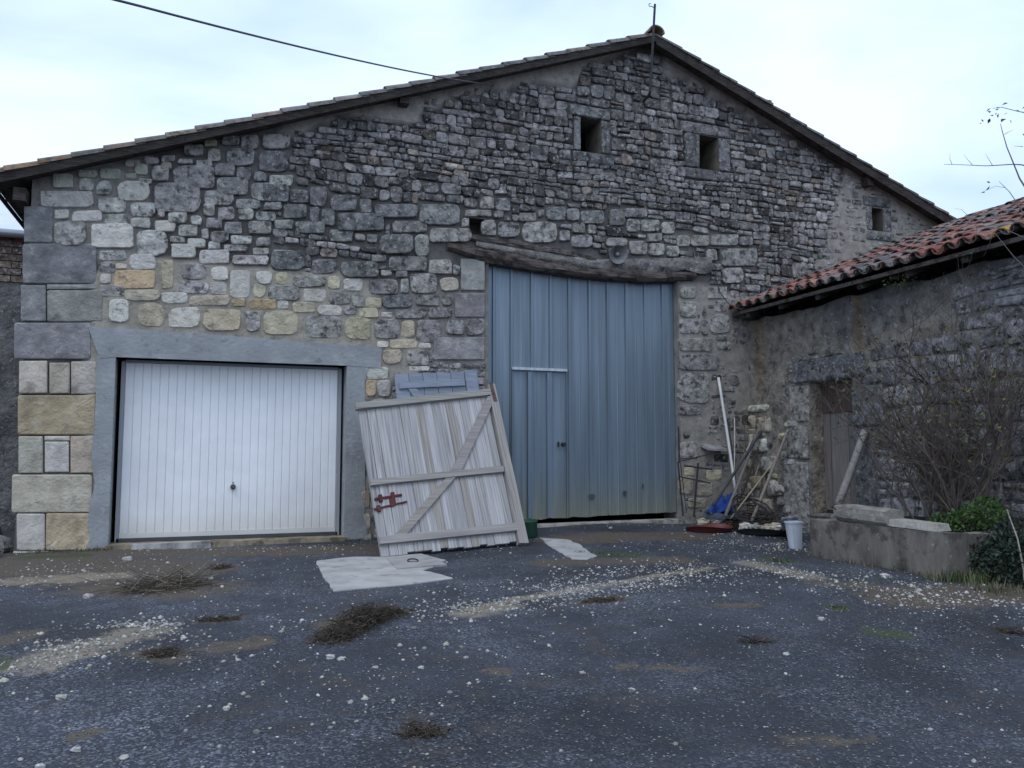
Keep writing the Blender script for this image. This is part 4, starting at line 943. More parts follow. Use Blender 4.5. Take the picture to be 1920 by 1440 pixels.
# iron rack
rk = thing('iron_rack', 'rusty thin iron rack frame standing beside the metal gate', 'rack', W(1290, 955, -.2))
for (a, b_, r) in (((1271, 866), (1352, 846), .008), ((1272, 800), (1274, 868), .012), ((1271, 866), (1281, 968), .012), ((1276, 868), (1287, 962), .006), ((1309, 868), (1301, 968), .016), ((1283, 873), (1335, 880), .012), ((1272, 893), (1332, 906), .009), ((1284, 938), (1315, 944), .006)):
    mb = MB((.045, .043, .045)); mb.tube([W(*a, -.14), W(*b_, -.14)], r, 6); mb.build('bar', IRON, rk)
# blue cloth, red basin, wire coil, rubble basin
def sheet(name, P0, P1, P2, P3, nu, nv, amp, col, mat, label, cat, seed=0, thick=.006):
    P0, P1, P2, P3 = [Vector(p) for p in (P0, P1, P2, P3)]; nrm_ = (P1-P0).cross(P3-P0).normalized(); top = []
    for j in range(nv+1):
        for i in range(nu+1):
            s, t_ = i/nu, j/nv; p = P0*(1-s)*(1-t_)+P1*s*(1-t_)+P2*s*t_+P3*(1-s)*t_
            top.append(p+nrm_*amp*(fn(s*3.3+seed, t_*3.3)+.6*fn(s*8+seed, t_*8, 2)))
    n1 = len(top); vs = top+[p-nrm_*thick for p in top]; w_ = nu+1; fs = []
    for j in range(nv):
        for i in range(nu): q_ = (j*w_+i, j*w_+i+1, (j+1)*w_+i+1, (j+1)*w_+i); fs += [q_, tuple(n1+k for k in q_[::-1])]
    for i in range(nu): fs += [(i+1, i, n1+i, n1+i+1), (nv*w_+i, nv*w_+i+1, n1+nv*w_+i+1, n1+nv*w_+i)]
    for j in range(nv): fs += [(j*w_, (j+1)*w_, n1+(j+1)*w_, n1+j*w_), ((j+1)*w_+nu, j*w_+nu, n1+j*w_+nu, n1+(j+1)*w_+nu)]
    mb = MB(col); mb.add(vs, fs); return tag(mb.build(name, mat, smooth=True), label, cat)
sheet('blue_cloth', W(1322, 962, -.75), W(1372, 958, -.72), W(1372, 925, -.45), W(1348, 932, -.42), 9, 8, .07, (.02, .055, .24), CLOTH, 'crumpled bright blue cloth lying under the tool handles', 'cloth')
sheet('grey_sack', W(1308, 972, -.72), W(1385, 974, -.8), W(1378, 950, -.55), W(1325, 956, -.52), 10, 6, .08, (.07, .08, .10), CLOTH, 'dark grey crumpled sack lying below the blue cloth', 'sack', 5)
def ring_dish(name, c, ra, rb, h, col, label, cat, mat=PLAST, th=.02, parent=None, wob=.03):
    mb = MB(col); vs = []; K = 28
    pf = [(.86, 0), (.95, .3*h), (1.0, h), (1.03, h), (.97, h-.012), (.90, .3*h+.012), (.80, .02), (.0, .02)]
    for (r_, z_) in pf:
        for k in range(K):
            a = 2*math.pi*k/K; wv = 1+wob*math.sin(3*a+1); vs.append((c.x+ra*r_*math.cos(a)*wv, c.y+rb*r_*math.sin(a)*wv, c.z+z_+(.02*math.sin(2*a) if z_ > .05 else 0)))
    mb.add(vs, [(i*K+k, i*K+(k+1) % K, (i+1)*K+(k+1) % K, (i+1)*K+k) for i in range(len(pf)-1) for k in range(K)]); return tag(mb.build(name, mat, smooth=True), label, cat)
c = W(1330, 990, -.95); c.z = gz(c.x, c.y)-.005
ring_dish('plastic_basin', c, .33, .2, .07, (.10, .02, .018), 'low dark red plastic basin lying on the ground by the gate', 'basin')
c2 = W(1432, 1000, -1.25); c2.z = gz(c2.x, c2.y)
ring_dish('rubble_pan', c2, .36, .28, .07, (.035, .035, .037), 'round black pan full of rubble stones below the wire coil', 'pan', IRON)
mb = MB((.025, .025, .027)); cc = W(1408, 960, -.95)
coil = thing('wire_coil', 'loose coil of black wire loops heaped among the tools', 'wire coil', cc)
for k in range(7):
    pts = []; rx_, rz_ = random.uniform(.20, .33), random.uniform(.10, .18); ph = random.uniform(-.5, .5); off = Vector((random.uniform(-.06, .06), random.uniform(-.08, .08), random.uniform(-.04, .05)))
    for i in range(27):
        a = 2*math.pi*i/26; pts.append(cc+off+Vector((rx_*math.cos(a), .16*math.sin(a+ph), rz_*math.sin(a)+.03*math.sin(2*a+k))))
    mb = MB((.025, .025, .027)); mb.tube(pts, .008, 6, cap=False); mb.build('loop', PLAST, coil)
def rock(name, c, sx, sy, sz, col, label=None, cat=None, grp=None, mat=STONE, seed=0, parent=None):
    mb = MB(col); vs = []; nu, nv = 9, 6
    for j in range(1, nv):
        for i in range(nu):
            a, b_ = 2*math.pi*i/nu, math.pi*j/nv; d = Vector((math.cos(a)*math.sin(b_), math.sin(a)*math.sin(b_), math.cos(b_)))
            r_ = 1+.5*fn(d.x*1.6+seed, d.y*1.6, d.z*1.6+seed*.7); q_ = [math.copysign(abs(t_)**.7, t_) for t_ in d]; vs.append((c[0]+q_[0]*sx*r_, c[1]+q_[1]*sy*r_, c[2]+q_[2]*sz*r_))
    top = len(vs); vs += [(c[0], c[1], c[2]+sz*.95), (c[0], c[1], c[2]-sz*.95)]
    fs = [(j*nu+i, (j+1)*nu+i, (j+1)*nu+(i+1) % nu, j*nu+(i+1) % nu) for j in range(nv-2) for i in range(nu)]+[(i, (i+1) % nu, top) for i in range(nu)]+[((nv-2)*nu+(i+1) % nu, (nv-2)*nu+i, top+1) for i in range(nu)]
    mb.add(vs, fs); o = mb.build(name, mat, parent, smooth=False)
    if label: tag(o, label, cat, grp)
    return o
random.seed(41)
for k in range(16):
    a = random.uniform(0, 6.28); r_ = math.sqrt(random.random())*.24; s = random.uniform(.035, .075)
    rock('rubble_stone', (c2.x+r_*math.cos(a)*1.1, c2.y+r_*math.sin(a)*.85, c2.z+.05+random.uniform(0, .05)), s*1.2, s, s*.75, vary(PAL[random.choice('WWLB')], .2), 'pale broken rubble stone heaped in the black pan', 'stone', 'rubble stones in the black pan', seed=k*3.1)
for k in range(18):
    x_, y_ = random.uniform(8.4, 9.25), random.uniform(-1.1, -.1); s = random.uniform(.04, .11)
    rock('debris_stone', (x_, y_, gz(x_, y_)+s*.4), s*1.3, s, s*.7, vary(PAL[random.choice('LBGB')], .2), 'fallen wall stone lying in the corner behind the tools', 'stone', 'fallen stones in the corner', seed=k*2.3+50)
# pale blue plastic sheet and tub by the planter
sheet('plastic_sheet', G(1462, 1003, .02), G(1500, 1012, .01), W(1498, 968, -2.0), W(1466, 970, -1.9), 7, 6, .05, (.42, .47, .52), PLAST, 'crumpled pale blue plastic sheet beside the planter wall', 'sheet', 3)
p = G(1503, 1030); mb = MB((.52, .56, .60)); s_ = .085; h_ = .30
vs = []; K = 12
for (k1, z_) in ((.72, 0), (1.0, h_), (1.08, h_), (1.08, h_-.02), (.92, h_-.02), (.66, .02)):
    for k in range(K):
        a = 2*math.pi*(k+.5)/K; cx, cy = math.cos(a), math.sin(a); r_ = (abs(cx)**5+abs(cy)**5)**(-.2); vs.append((p.x+cx*r_*s_*k1-.06*z_, p.y+.1+cy*r_*s_*.8*k1, p.z+z_))
mb.add(vs, [(i*K+k, i*K+(k+1) % K, (i+1)*K+(k+1) % K, (i+1)*K+k) for i in range(5) for k in range(K)]+[tuple(range(K-1, -1, -1)), tuple(5*K+k for k in range(K))]); tag(mb.build('plastic_tub', PLAST), 'pale blue tapered plastic tub standing against the concrete planter', 'tub')

# ------------------------------------------------------------------ concrete planter and what lies on it
PX, PY0, PY1, PZ = 7.75, -4.86, -3.10, .375
plt_ = thing('concrete_planter', 'long stained concrete planter wall in front of the outbuilding', 'planter', (8.5, -4, 0))
PC = (.155, .14, .12)
def slabr(x0, x1, y0, y1, z0, z1, nm, mat=OLDCON, col=PC, wob=.012):
    mb = MB(col); n_ = max(2, int(max(x1-x0, y1-y0)/.12)); along_y = (y1-y0) > (x1-x0); vs = []
    for i in range(n_+1):
        t_ = i/n_
        for (a, z) in ((0, z0), (1, z0), (1, z1), (0, z1)):
            if along_y: x, y = (x0, x1)[a], y0+(y1-y0)*t_
            else: x, y = x0+(x1-x0)*t_, (y0, y1)[a]
            vs.append((x+wob*fn(x*3, y*4, z*4), y+wob*fn(x*4, y*3, z*3+5), z+(wob*fn(x*5, y*5, 9) if z == z1 else 0)))
    fs = [(i*4+k, i*4+(k+1) % 4, (i+1)*4+(k+1) % 4, (i+1)*4+k) for i in range(n_) for k in range(4)]+[(3, 2, 1, 0), tuple(n_*4+k for k in range(4))]
    mb.add(vs, fs); return mb.build(nm, mat, plt_)
slabr(PX, PX+.16, PY0, PY1, -.25, PZ, 'front_wall'); slabr(PX+.165, OX-.06, PY0+.01, PY0+.16, -.25, PZ-.01, 'end_wall'); slabr(PX+.165, OX-.06, PY1-.16, PY1-.01, -.25, PZ-.03, 'end_wall')
mb = MB((.05, .042, .034)); vs = []; n_ = 14
for j in range(n_+1):
    for i in range(n_+1):
        x, y = PX+.1+(OX-.02-PX-.1)*i/n_, PY0+.08+(PY1-PY0-.16)*j/n_; vs.append((x, y, .30+.04*fn(x*3, y*3)+.08*(i/n_)))
mb.add(vs, [(j*(n_+1)+i, j*(n_+1)+i+1, (j+1)*(n_+1)+i+1, (j+1)*(n_+1)+i) for j in range(n_) for i in range(n_)]); mb.build('soil', SOIL, plt_, smooth=True)
# half-round stone trough block lying on the planter wall
a, c_ = S(1563, 958, PX+.02), S(1665, 975, PX+.02); mb = MB((.29, .27, .235)); K = 12; vs = []; nn = 8
y0, y1 = a.y, c_.y
for i in range(nn+1):
    t_ = i/nn; y = y0+(y1-y0)*t_; r_ = .095+.006*fn(y*9, 3)-(.02 if i == 0 else 0)
    for k in range(K):
        an = 2*math.pi*k/K; cx, cz = math.cos(an), math.sin(an); q_ = (abs(cx)**3+abs(cz)**3)**(-1/3); zz = cz*q_ if cz < 0 else min(cz*q_, .75)
        vs.append((PX+.10+cx*q_*r_*1.15, y, PZ+.085+zz*r_+.02*(1-t_)))
mb.add(vs, [(i*K+k, i*K+(k+1) % K, (i+1)*K+(k+1) % K, (i+1)*K+k) for i in range(nn) for k in range(K)]+[tuple(range(K-1, -1, -1)), tuple(nn*K+k for k in range(K))])
tag(mb.build('stone_trough', ASHLAR, smooth=False), 'half-round cut stone block lying on the concrete planter wall', 'stone block')
a, c_ = S(1660, 985, PX+.02), S(1752, 998, PX+.02); mb = MB((.36, .345, .305))
mb.hexa([(PX+.02, a.y, PZ+.01), (PX+.22, a.y, PZ+.01), (PX+.24, c_.y+.02, PZ+.0), (PX+.03, c_.y, PZ+.0), (PX+.03, a.y-.01, PZ+.075), (PX+.21, a.y-.01, PZ+.075), (PX+.23, c_.y+.04, PZ+.06), (PX+.045, c_.y+.03, PZ+.06)][::1])
tag(mb.build('stone_slab', ASHLAR), 'flat pale stone slab on the planter wall beyond the half-round block', 'stone slab')
stick('grey_post', S(1571, 948, 8.75), S(1622, 806, OX-.07), (.048, .042), (.25, .235, .22), 'weathered grey wooden post leaning beside the outbuilding door', 'post', BARK, 8)
q_ = G(1571, 1046); rock('lichen_stone', (q_.x, q_.y, q_.z+.04), .14, .09, .065, (.34, .35, .28), 'flat pale lichen-covered stone at the foot of the planter', 'stone', seed=4)

# ------------------------------------------------------------------ vegetation
random.seed(51)
def grow(mb, p, d, L_, r, lev, leaves, maxlev, spread=.55, gravity=.0, tips=None):
    n_ = 5 if lev < maxlev else 4; pts = [Vector(p)]; dd = Vector(d).normalized()
    for i in range(n_):
        dd = (dd+Vector((random.gauss(0, 1), random.gauss(0, 1), random.gauss(0, 1)))*.13+Vector((0, 0, gravity))).normalized(); pts.append(pts[-1]+dd*L_/n_)
    mb.tube(pts, [max(.0012, r*(1-.6*i/n_)) for i in range(n_+1)], 4 if lev else 5, cap=False, col=vary(mb.col, .25, .05))
    if tips is not None and lev >= maxlev-1: tips.append((pts[-1], dd)); tips.append((pts[2], dd))
    if lev < maxlev:
        for k in range(random.randint(3, 5)):
            i = random.randint(1, n_); nd = (dd+Vector((random.gauss(0, 1), random.gauss(0, 1), random.gauss(0, .8)))*spread).normalized()
            grow(mb, pts[i], nd, L_*random.uniform(.42, .68), r*.5, lev+1, leaves, maxlev, spread, gravity, tips)
def leafquad(mb, p, d, s, col):
    d = Vector(d).normalized(); u_ = d.orthogonal().normalized(); u_.rotate(Matrix.Rotation(random.uniform(0, 6.28), 3, d)); v = d.cross(u_)*.12*s
    p = Vector(p); mb.add([p, p+d*s*.5+u_*s*.28+v, p+d*s, p+d*s*.5-u_*s*.28+v], [(0, 1, 2), (0, 2, 3)], col)
sb = Vector((8.75, -3.95, .33))
shrub = thing('bare_shrub', 'tangled nearly bare shrub growing in the planter against the outbuilding wall', 'shrub', sb)
mb = MB((.10, .08, .068)); tips = []
for k in range(27):
    an = random.uniform(0, 6.28); d = Vector((math.cos(an)*.28-.02, math.sin(an)*.62-.02, 1))
    grow(mb, sb+Vector((random.uniform(-.2, .25), random.uniform(-.3, .3), -.05)), d, random.uniform(.9, 1.6), random.uniform(.009, .021), 0, None, 3, .62, .05, tips)
for i in range(len(mb.v)):                     # nothing grows through the wall
    x, y, z = mb.v[i]; mb.v[i] = (min(x, OX-.05), y, z)
mb.build('branches', BARK, shrub)
lf = MB()
for (p, d) in tips:
    if random.random() < .16: 
        p = Vector(p); p.x = min(p.x, OX-.07)
        for k in range(random.randint(1, 3)): leafquad(lf, p, Vector(d)+Vector((random.gauss(0, 1), random.gauss(0, 1), random.gauss(0, 1)))*.8, random.uniform(.025, .06), vary(random.choice([(.10, .11, .035), (.06, .085, .03), (.16, .15, .05), (.09, .06, .035)]), .25))
lf.build('leaves', LEAF, shrub, kind='stuff')
# dark ivy bush at the planter end
def bush(name, c, r, n_, cols, label, cat, ls=(.03, .06), bz=None):
    bz = gz(c[0], c[1]) if bz is None else bz
    t_ = thing(name, label, cat, (c[0], c[1], bz)); mb = MB(); st = MB((.06, .05, .04))
    for k in range(9): 
        an = random.uniform(0, 6.28); e = Vector(c)+Vector((math.cos(an)*r[0]*.7, math.sin(an)*r[1]*.7, random.uniform(-.1, .6)*r[2])); st.tube([Vector((c[0], c[1], bz-.03)), Vector((c[0], c[1], c[2]-.3*r[2])).lerp(e, .5), e], [.012, .008, .003], 4)
    st.build('stem', BARK, t_)
    for k in range(n_):
        d = Vector((random.gauss(0, 1), random.gauss(0, 1), random.gauss(0, 1))).normalized(); rr = random.uniform(.25, 1)**.45*(1+.28*fn(d.x*2.2+c[0], d.y*2.2, d.z*2.2)); p = Vector((c[0]+d.x*r[0]*rr, c[1]+d.y*r[1]*rr, c[2]+d.z*r[2]*rr))
        if p.z < gz(p.x, p.y)+.01 or p.x > OX-.03: continue
        leafquad(mb, p, d+Vector((random.gauss(0, 1), random.gauss(0, 1), random.gauss(0, 1)-.4)), random.uniform(*ls), vary(random.choice(cols), .3, .08))
    mb.build('foliage', LEAF, t_, kind='stuff'); return t_
DK = [(.012, .028, .018), (.018, .036, .02), (.01, .02, .014), (.03, .045, .022)]
bc = S(1885, 1030, 8.25); bush('ivy_bush', (bc.x, bc.y-.14, .10), (.38, .44, .33), 5200, DK, 'dense dark green ivy bush covering the end of the concrete planter', 'bush')
GR = [(.04, .10, .018), (.055, .12, .025), (.03, .07, .015), (.08, .13, .03)]
for (a, b_, rx_, lb) in ((1775, 985, .17, 'low bright green weed right behind the end of the pale slab'), (1815, 975, .16, 'bright green weed growing between two other weeds in the planter'), (1850, 955, .15, 'taller green weed in the planter beside the dark ivy bush')):
    q_ = S(a, b_, 8.45); bush('leafy_weed', (q_.x, q_.y, q_.z-.02), (.2, rx_, .13), 420, GR, lb, 'weed', (.03, .055), .3)['group'] = 'green weeds in the planter'
# sapling at the right with long shoots over the roof
sap = thing('bare_sapling', 'thin bare sapling with long shoots reaching above the tiled roof', 'tree', (8.7, -5.35, gz(8.7, -5.35)))
def PS(x, y, X): return S(x, y, X)
mb = MB((.14, .12, .11)); root = Vector((8.7, -5.35, gz(8.7, -5.35)-.05))
tr = [root, PS(1958, 850, 8.72), PS(1965, 650, 8.75), PS(1955, 480, 8.8), PS(1925, 355, 8.85)]
mb.tube(tr, [.022, .02, .018, .015, .011], 6); mb.build('trunk', BARK, sap, smooth=True)
mb = MB((.13, .11, .11)); lf = MB()
def shoot(pts, r, X=8.85): mb.tube([PS(a, b_, X+.03*i) for i, (a, b_) in enumerate(pts)], [r*(1-.7*i/(len(pts)-1)) for i in range(len(pts))], 5, cap=False)
shoot([(1925, 355), (1912, 335), (1902, 310), (1888, 276), (1879, 245), (1876, 232)], .009); shoot([(1940, 316), (1916, 309), (1900, 308), (1850, 311), (1806, 309), (1770, 308)], .007)
shoot([(1955, 480), (1925, 410), (1908, 382), (1893, 360), (1880, 347), (1873, 340)], .006); shoot([(1893, 360), (1885, 352), (1866, 349), (1838, 362)], .003)
shoot([(1955, 480), (1960, 330), (1950, 240), (1920, 211), (1905, 208), (1878, 201), (1862, 203)], .007); shoot([(1823, 309), (1815, 300), (1807, 290)], .003); shoot([(1861, 310), (1853, 297), (1848, 288)], .003); shoot([(1785, 308), (1781, 298), (1781, 288)], .003)
shoot([(1883, 252), (1892, 247), (1900, 244)], .003); shoot([(1958, 850), (1935, 650), (1905, 600), (1870, 575), (1800, 562)], .006); shoot([(1965, 650), (1930, 655), (1885, 615), (1850, 598), (1818, 592)], .006)
shoot([(1955, 480), (1930, 450), (1890, 432), (1862, 440), (1845, 480)], .005); shoot([(1918, 275), (1907, 274), (1900, 274)], .003); shoot([(1940, 520), (1900, 480), (1868, 440), (1855, 432)], .005)
mb.build('branches', BARK, sap)
mb = MB((.13, .11, .11)); shoot([(1832, 440), (1830, 420), (1816, 405), (1803, 393), (1790, 391)], .004, 9.3); tag(mb.build('bare_twig', BARK), 'thin bent twig sticking up over the outbuilding tiles', 'twig')
mb = MB((.30, .27, .23)); shoot([(1922, 1090), (1918, 1062), (1908, 1010), (1895, 975), (1888, 955)], .010, 7.95); tag(mb.build('dead_stem', BARK), 'pale dead stem slanting in front of the dark ivy bush', 'stem')
for (a, b_) in ((1858, 203), (1852, 209), (1866, 206), (1868, 214), (1862, 218), (1871, 222), (1882, 215), (1880, 222), (1876, 228), (1845, 228), (1852, 232), (1838, 230), (1848, 357), (1840, 361), (1857, 343), (1916, 204), (1912, 206), (1878, 197), (1868, 200), (1896, 232), (1917, 250)):
    leafquad(lf, PS(a, b_, 8.9), (random.gauss(0, 1), random.gauss(0, 1)-.5, random.gauss(0, .6)), random.uniform(.035, .06), vary((.06, .065, .06), .3))
lf.build('leaves', LEAF, sap, kind='stuff')
# small plants rooted at the outbuilding eave
q_ = S(1690, 520, EX+.1)
bush('eave_weed', (EX+.08, q_.y, EAVZ-.10), (.10, .20, .12), 150, [(.10, .14, .04), (.07, .10, .03)], 'small green weed sprouting from under the tiled eave', 'weed', (.02, .045), EAVZ-.06)
# grass and weeds along the wall feet
gw = MB()
def tuft(p, n_, h_, cols):
    for k in range(n_):
        an = random.uniform(0, 6.28); ln = random.uniform(.2, .8); b_ = p+Vector((random.gauss(0, .03), random.gauss(0, .03), -.005)); h = h_*random.uniform(.5, 1.1)
        t_ = b_+Vector((math.cos(an)*ln*h, math.sin(an)*ln*h, h)); m_ = b_.lerp(t_, .55)+Vector((0, 0, h*.18)); w_ = Vector((-math.sin(an), math.cos(an), 0))*.0035
        gw.add([b_-w_, b_+w_, m_+w_*.7, m_-w_*.7, t_], [(0, 1, 2, 3), (3, 2, 4)], vary(random.choice(cols), .3))
GC = [(.05, .09, .025), (.08, .10, .035), (.12, .10, .05)]; BC = [(.14, .11, .07), (.10, .075, .05), (.18, .15, .10)]
def along(a, b_, n_, h_, cols, nb=7, sp=.05):
    for k in range(n_):
        p = a.lerp(b_, random.random())+Vector((random.gauss(0, sp), random.gauss(0, sp), 0)); p.z = gz(p.x, p.y); tuft(p, nb, h_*random.uniform(.5, 1.2), cols)
along(Vector((.1, -.12, 0)), Vector((.9, -.12, 0)), 26, .06, GC+BC); along(Vector((3.5, -.12, 0)), Vector((5.2, -.12, 0)), 24, .07, GC+BC); along(Vector((PX-.05, PY1, 0)), Vector((PX-.05, PY0, 0)), 30, .06, GC+BC); along(G(1760, 1090), G(1850, 1092), 40, .11, GC, 9, .07)
along(G(1430, 1050), G(1475, 1054), 16, .05, GC); along(G(1080, 1035), G(1190, 1045), 22, .03, GC); along(G(1555, 1138), G(1585, 1142), 12, .03, GC, 7, .02); along(Vector((5.4, -.1, 0)), Vector((8.2, -.12, 0)), 16, .03, GC); along(G(1840, 1110), G(1918, 1110), 26, .09, GC+BC)
along(Vector((-1.5, -.2, 0)), Vector((.0, -.1, 0)), 26, .09, GC+BC)
gw.build('grass', LEAF, kind='stuff')
# dry twig heaps on the asphalt
def twig_heap(p0, p1, wdt_, n_, h_, cols, ln=(.05, .14), tk=1.0):
    mb = MB()
    for k in range(n_):
        t_ = random.random(); b_ = p0.lerp(p1, t_)+Vector((random.gauss(0, wdt_*.5), random.gauss(0, wdt_*.5), 0)); env = max(.1, 1-abs(2*t_-1))
        z0_ = gz(b_.x, b_.y)+random.uniform(0, h_)*env; an = random.uniform(0, 6.28); L_ = random.uniform(*ln); d = Vector((math.cos(an), math.sin(an), random.gauss(0, .3)))
        a = Vector((b_.x, b_.y, z0_)); e = a+d*L_; m_ = a.lerp(e, .5)+Vector((random.gauss(0, .015), random.gauss(0, .015), random.uniform(0, .02)))
        a.z = max(a.z, gz(a.x, a.y)); e.z = max(e.z, gz(e.x, e.y)+.002); mb.tube([a, m_, e], [.0022*tk, .002*tk, .001*tk], 3, vary(random.choice(cols), .3), cap=False)
    return mb
TW = [(.045, .035, .027), (.065, .05, .037), (.032, .026, .021), (.10, .078, .055)]
tag(twig_heap(G(615, 1203), G(735, 1150), .10, 2000, .11, TW, (.03, .10)).build('twig_heap', BARK), 'dense brown heap of dry matted twigs on the asphalt', 'twig heap')
tag(twig_heap(G(250, 1110), G(360, 1095), .24, 420, .07, TW+[(.22, .19, .14)], (.1, .3)).build('twig_scatter', BARK), 'loose scatter of dry twigs and straw in front of the garage', 'twigs')
TL = {0: 'dead brown tuft beside the pale sandy gravel streak', 1: 'dead brown tuft between the straw scatter and the big twig heap', 4: 'dead moss tuft beside the white gravel band before the gate', 6: 'small dark tuft in front of the garage door near the straw'}
for k, (a, b_, n_) in enumerate((((285, 1228), (325, 1226), 160), ((385, 1165), (440, 1160), 120), ((770, 1378), (810, 1372), 160), ((1400, 1205), (1430, 1203), 70), ((1100, 1130), (1155, 1125), 150), ((1880, 1185), (1920, 1190), 90), ((400, 1068), (430, 1063), 110))):
    tag(twig_heap(G(*a), G(*b_), .055, n_, .02, TW, (.035, .09)).build('twig_tuft', BARK), TL.get(k, 'small flat tuft of dead brown moss and twigs on bare asphalt'), 'twigs', 'dead tufts on the asphalt')
tag(twig_heap(Vector((8.55, -.75, 0)), Vector((9.2, -.55, 0)), .3, 520, .26, TW+[(.12, .10, .08)], (.08, .34), 2.6).build('stick_heap', BARK), 'dark tangled heap of sticks and litter in the corner under the tools', 'stick heap')
# mossy rubble at the barn's left corner
for k, (x_, y_, s, c) in enumerate(((-.35, -.3, .2, (.22, .21, .18)), (-.75, -.1, .24, (.12, .13, .08)), (-.25, .15, .16, (.3, .29, .26)), (-1.2, -.35, .22, (.2, .2, .17)), (-.6, -.75, .12, (.25, .24, .2)), (-.55, .35, .3, (.10, .11, .07)))):
    rock('mossy_rock', (x_, y_, gz(x_, y_)+s*.35), s*1.2, s, s*.8, c, 'mossy rough rock heaped at the left foot of the barn corner', 'rock', 'mossy rocks by the barn corner', seed=k*1.7+9)

# ------------------------------------------------------------------ loose stones and gravel
random.seed(61)
for k, (a, b_, s) in enumerate(((115, 1310, .028), (165, 1121, .045), (1185, 1295, .022), (425, 1330, .022), (640, 1238, .03), (740, 1147, .022), (1252, 972, .055), (143, 1408, .024), (1092, 1263, .02), (790, 1253, .02), (704, 1253, .02), (240, 1050, .06), (1145, 991, .035), (395, 1087, .03), (1660, 1083, .05), (1475, 1228, .022), (75, 1440, .024), (232, 1423, .022), (620, 1234, .03), (1540, 1162, .03), (1720, 1112, .03))):
    s *= .62; q_ = G(a, b_); rock('loose_stone', (q_.x, q_.y, q_.z+s*.35), s*1.25, s, s*.65, vary((.38, .365, .33), .2), {1: 'ochre stone lump lying alone beside the loose straw scatter', 6: 'rounded stone wedged at the right end of the gate threshold', 11: 'flat pale stone by the sill of the garage door', 12: 'small white stone lying just in front of the metal gate', 14: 'white stone block lying at the foot of the planter among gravel'}.get(k, 'pale limestone lump lying loose on the asphalt'), 'stone', 'loose stones on the yard', PEB, seed=k*1.3+20)
ico = np.array([(0, 0, 1), (.9, 0, .3), (.28, .85, .3), (-.73, .53, .3), (-.73, -.53, .3), (.28, -.85, .3), (.73, .53, -.4), (-.28, .85, -.4), (-.9, 0, -.4), (-.28, -.85, -.4), (.73, -.53, -.4)])
icf = [(0, 1, 2), (0, 2, 3), (0, 3, 4), (0, 4, 5), (0, 5, 1), (1, 6, 2), (2, 7, 3), (3, 8, 4), (4, 9, 5), (5, 10, 1), (2, 6, 7), (3, 7, 8), (4, 8, 9), (5, 9, 10), (1, 10, 6)]
oct_ = np.array([(0, 0, .8), (1, 0, 0), (0, 1, 0), (-1, 0, 0), (0, -1, 0)]); ocf = [(0, 1, 2), (0, 2, 3), (0, 3, 4), (0, 4, 1)]
def scatter(name, pts, sizes_, cols, V, F, mat):
    n_ = len(pts); nv = len(V); pts = np.array(pts); sz = np.array(sizes_)[:, None, None]
    ang = rng.uniform(0, 6.28, n_); ca, sa = np.cos(ang), np.sin(ang); j = V[None]*(1+rng.uniform(-.3, .3, (n_, nv, 3)))*np.array([[[1.25, .9, .7]]])*sz
    x = j[:, :, 0]*ca[:, None]-j[:, :, 1]*sa[:, None]; y = j[:, :, 0]*sa[:, None]+j[:, :, 1]*ca[:, None]
    v = np.stack([x, y, j[:, :, 2]], 2)+pts[:, None, :]; v = v.reshape(-1, 3)
    f = (np.array(F)[None]+(np.arange(n_)*nv)[:, None, None]).reshape(-1, 3)
    me = bpy.data.meshes.new(name); me.vertices.add(len(v)); me.vertices.foreach_set('co', v.ravel().astype(np.float32)); me.loops.add(f.size); me.loops.foreach_set('vertex_index', f.ravel().astype(np.int32))
    me.polygons.add(len(f)); me.polygons.foreach_set('loop_start', np.arange(0, f.size, 3, dtype=np.int32)); me.polygons.foreach_set('loop_total', np.full(len(f), 3, dtype=np.int32))
    me.update(calc_edges=True); me.validate()
    at_ = me.color_attributes.new('Col', 'FLOAT_COLOR', 'POINT'); c = np.repeat(np.array(cols), nv, 0); at_.data.foreach_set('color', np.concatenate([c, np.ones((len(c), 1))], 1).astype(np.float32).ravel())
    me.materials.append(mat); o = bpy.data.objects.new(name, me); C.objects.link(o); o['kind'] = 'stuff'; return o
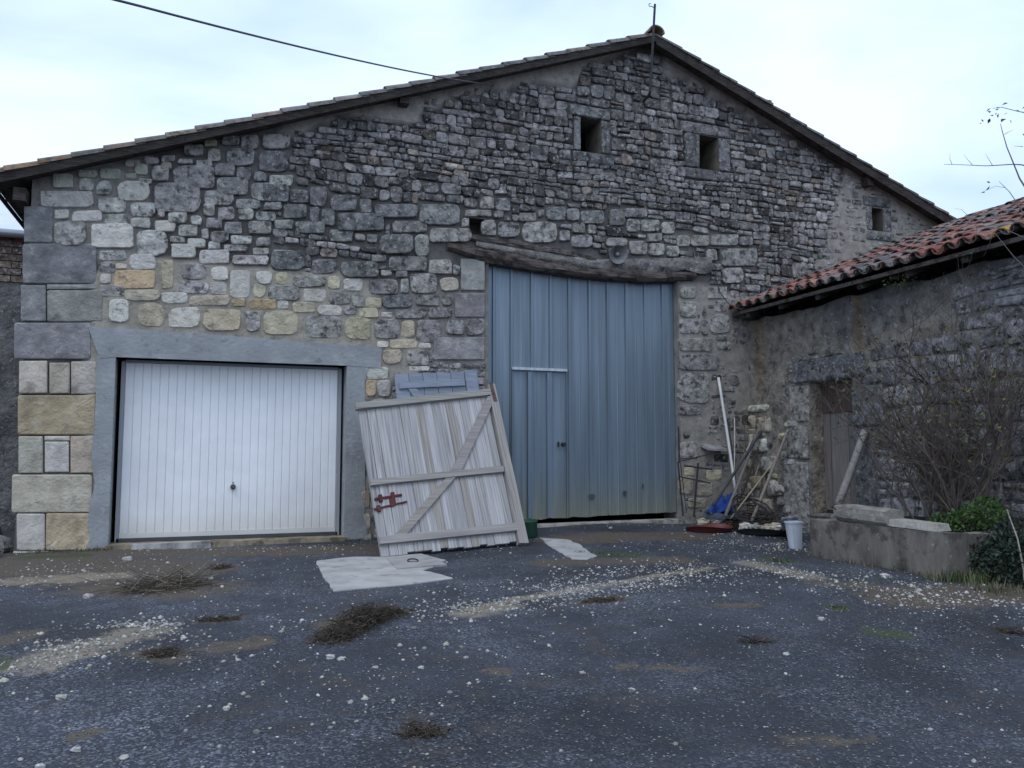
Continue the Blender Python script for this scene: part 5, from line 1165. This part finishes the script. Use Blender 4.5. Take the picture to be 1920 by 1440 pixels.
GZ = [(G(850, 1140), G(1340, 1062), .38, 2300), (G(960, 1120), G(1250, 1085), .14, 500), (G(1600, 1078), G(1760, 1130), .30, 620), (G(1680, 1110), G(1910, 1130), .3, 520), (G(60, 1250), G(300, 1165), .20, 800), (G(215, 1182), G(290, 1170), .12, 420),
      (G(1380, 1000), G(1480, 1035), .28, 420), (G(1390, 1055), G(1530, 1085), .16, 420), (G(20, 1070), G(260, 1075), .5, 420), (G(230, 1030), G(640, 1026), .14, 160), (G(850, 1150), G(960, 1130), .15, 260), (G(460, 1230), G(760, 1200), .7, 620), (G(1300, 1030), G(1500, 1020), .5, 250)]
pp, ss, cc_ = [], [], []
def putp(x, y, s, c):
    if y > -.03 or x > OX-.05 or (x > PX-.02 and PY0 < y < PY1): return
    pp.append((x, y, gz(x, y)+s*.25)); ss.append(s); cc_.append(c)
def pcol(): 
    k = random.uniform(.16, .50); return (k, k*random.uniform(.92, .98), k*random.uniform(.78, .92))
for (a, b_, r_, n_) in GZ:
    for k in range(int(n_*.62)):
        t_ = random.random(); x, y = a.x+(b_.x-a.x)*t_+random.gauss(0, r_*.95), a.y+(b_.y-a.y)*t_+random.gauss(0, r_*.95)
        if fn(x*2.5, y*2.5, 3) > -.28: putp(x, y, min(.019, random.lognormvariate(-5.05, .45)), pcol())
for k in range(3600):
    x, y = random.uniform(-1.5, 9.2), random.uniform(-8.6, -.1)
    if fn(x*.6, y*.6, 12) > -.15 or random.random() < .3: putp(x, y, min(.02, random.lognormvariate(-5.25, .38)), pcol())
scatter('pebbles', pp, ss, cc_, ico, icf, PEB)
pp, ss, cc_ = [], [], []
for k in range(30000):
    y = -8.4+random.random()**1.6*5.4; x = random.uniform(.2+(y+8)*-.4, 4.6+(y+8)*1.1)
    if y > -5.6 and fn(x*.7, y*.7, 12) < .0 and random.random() < .8: continue
    l = random.choice((.05, .07, .09, .13, .19)); putp(x, y, random.uniform(.004, .0075), (l, l*1.01, l*1.05))
scatter('stone_chips', pp, ss, cc_, oct_, ocf, PEB)
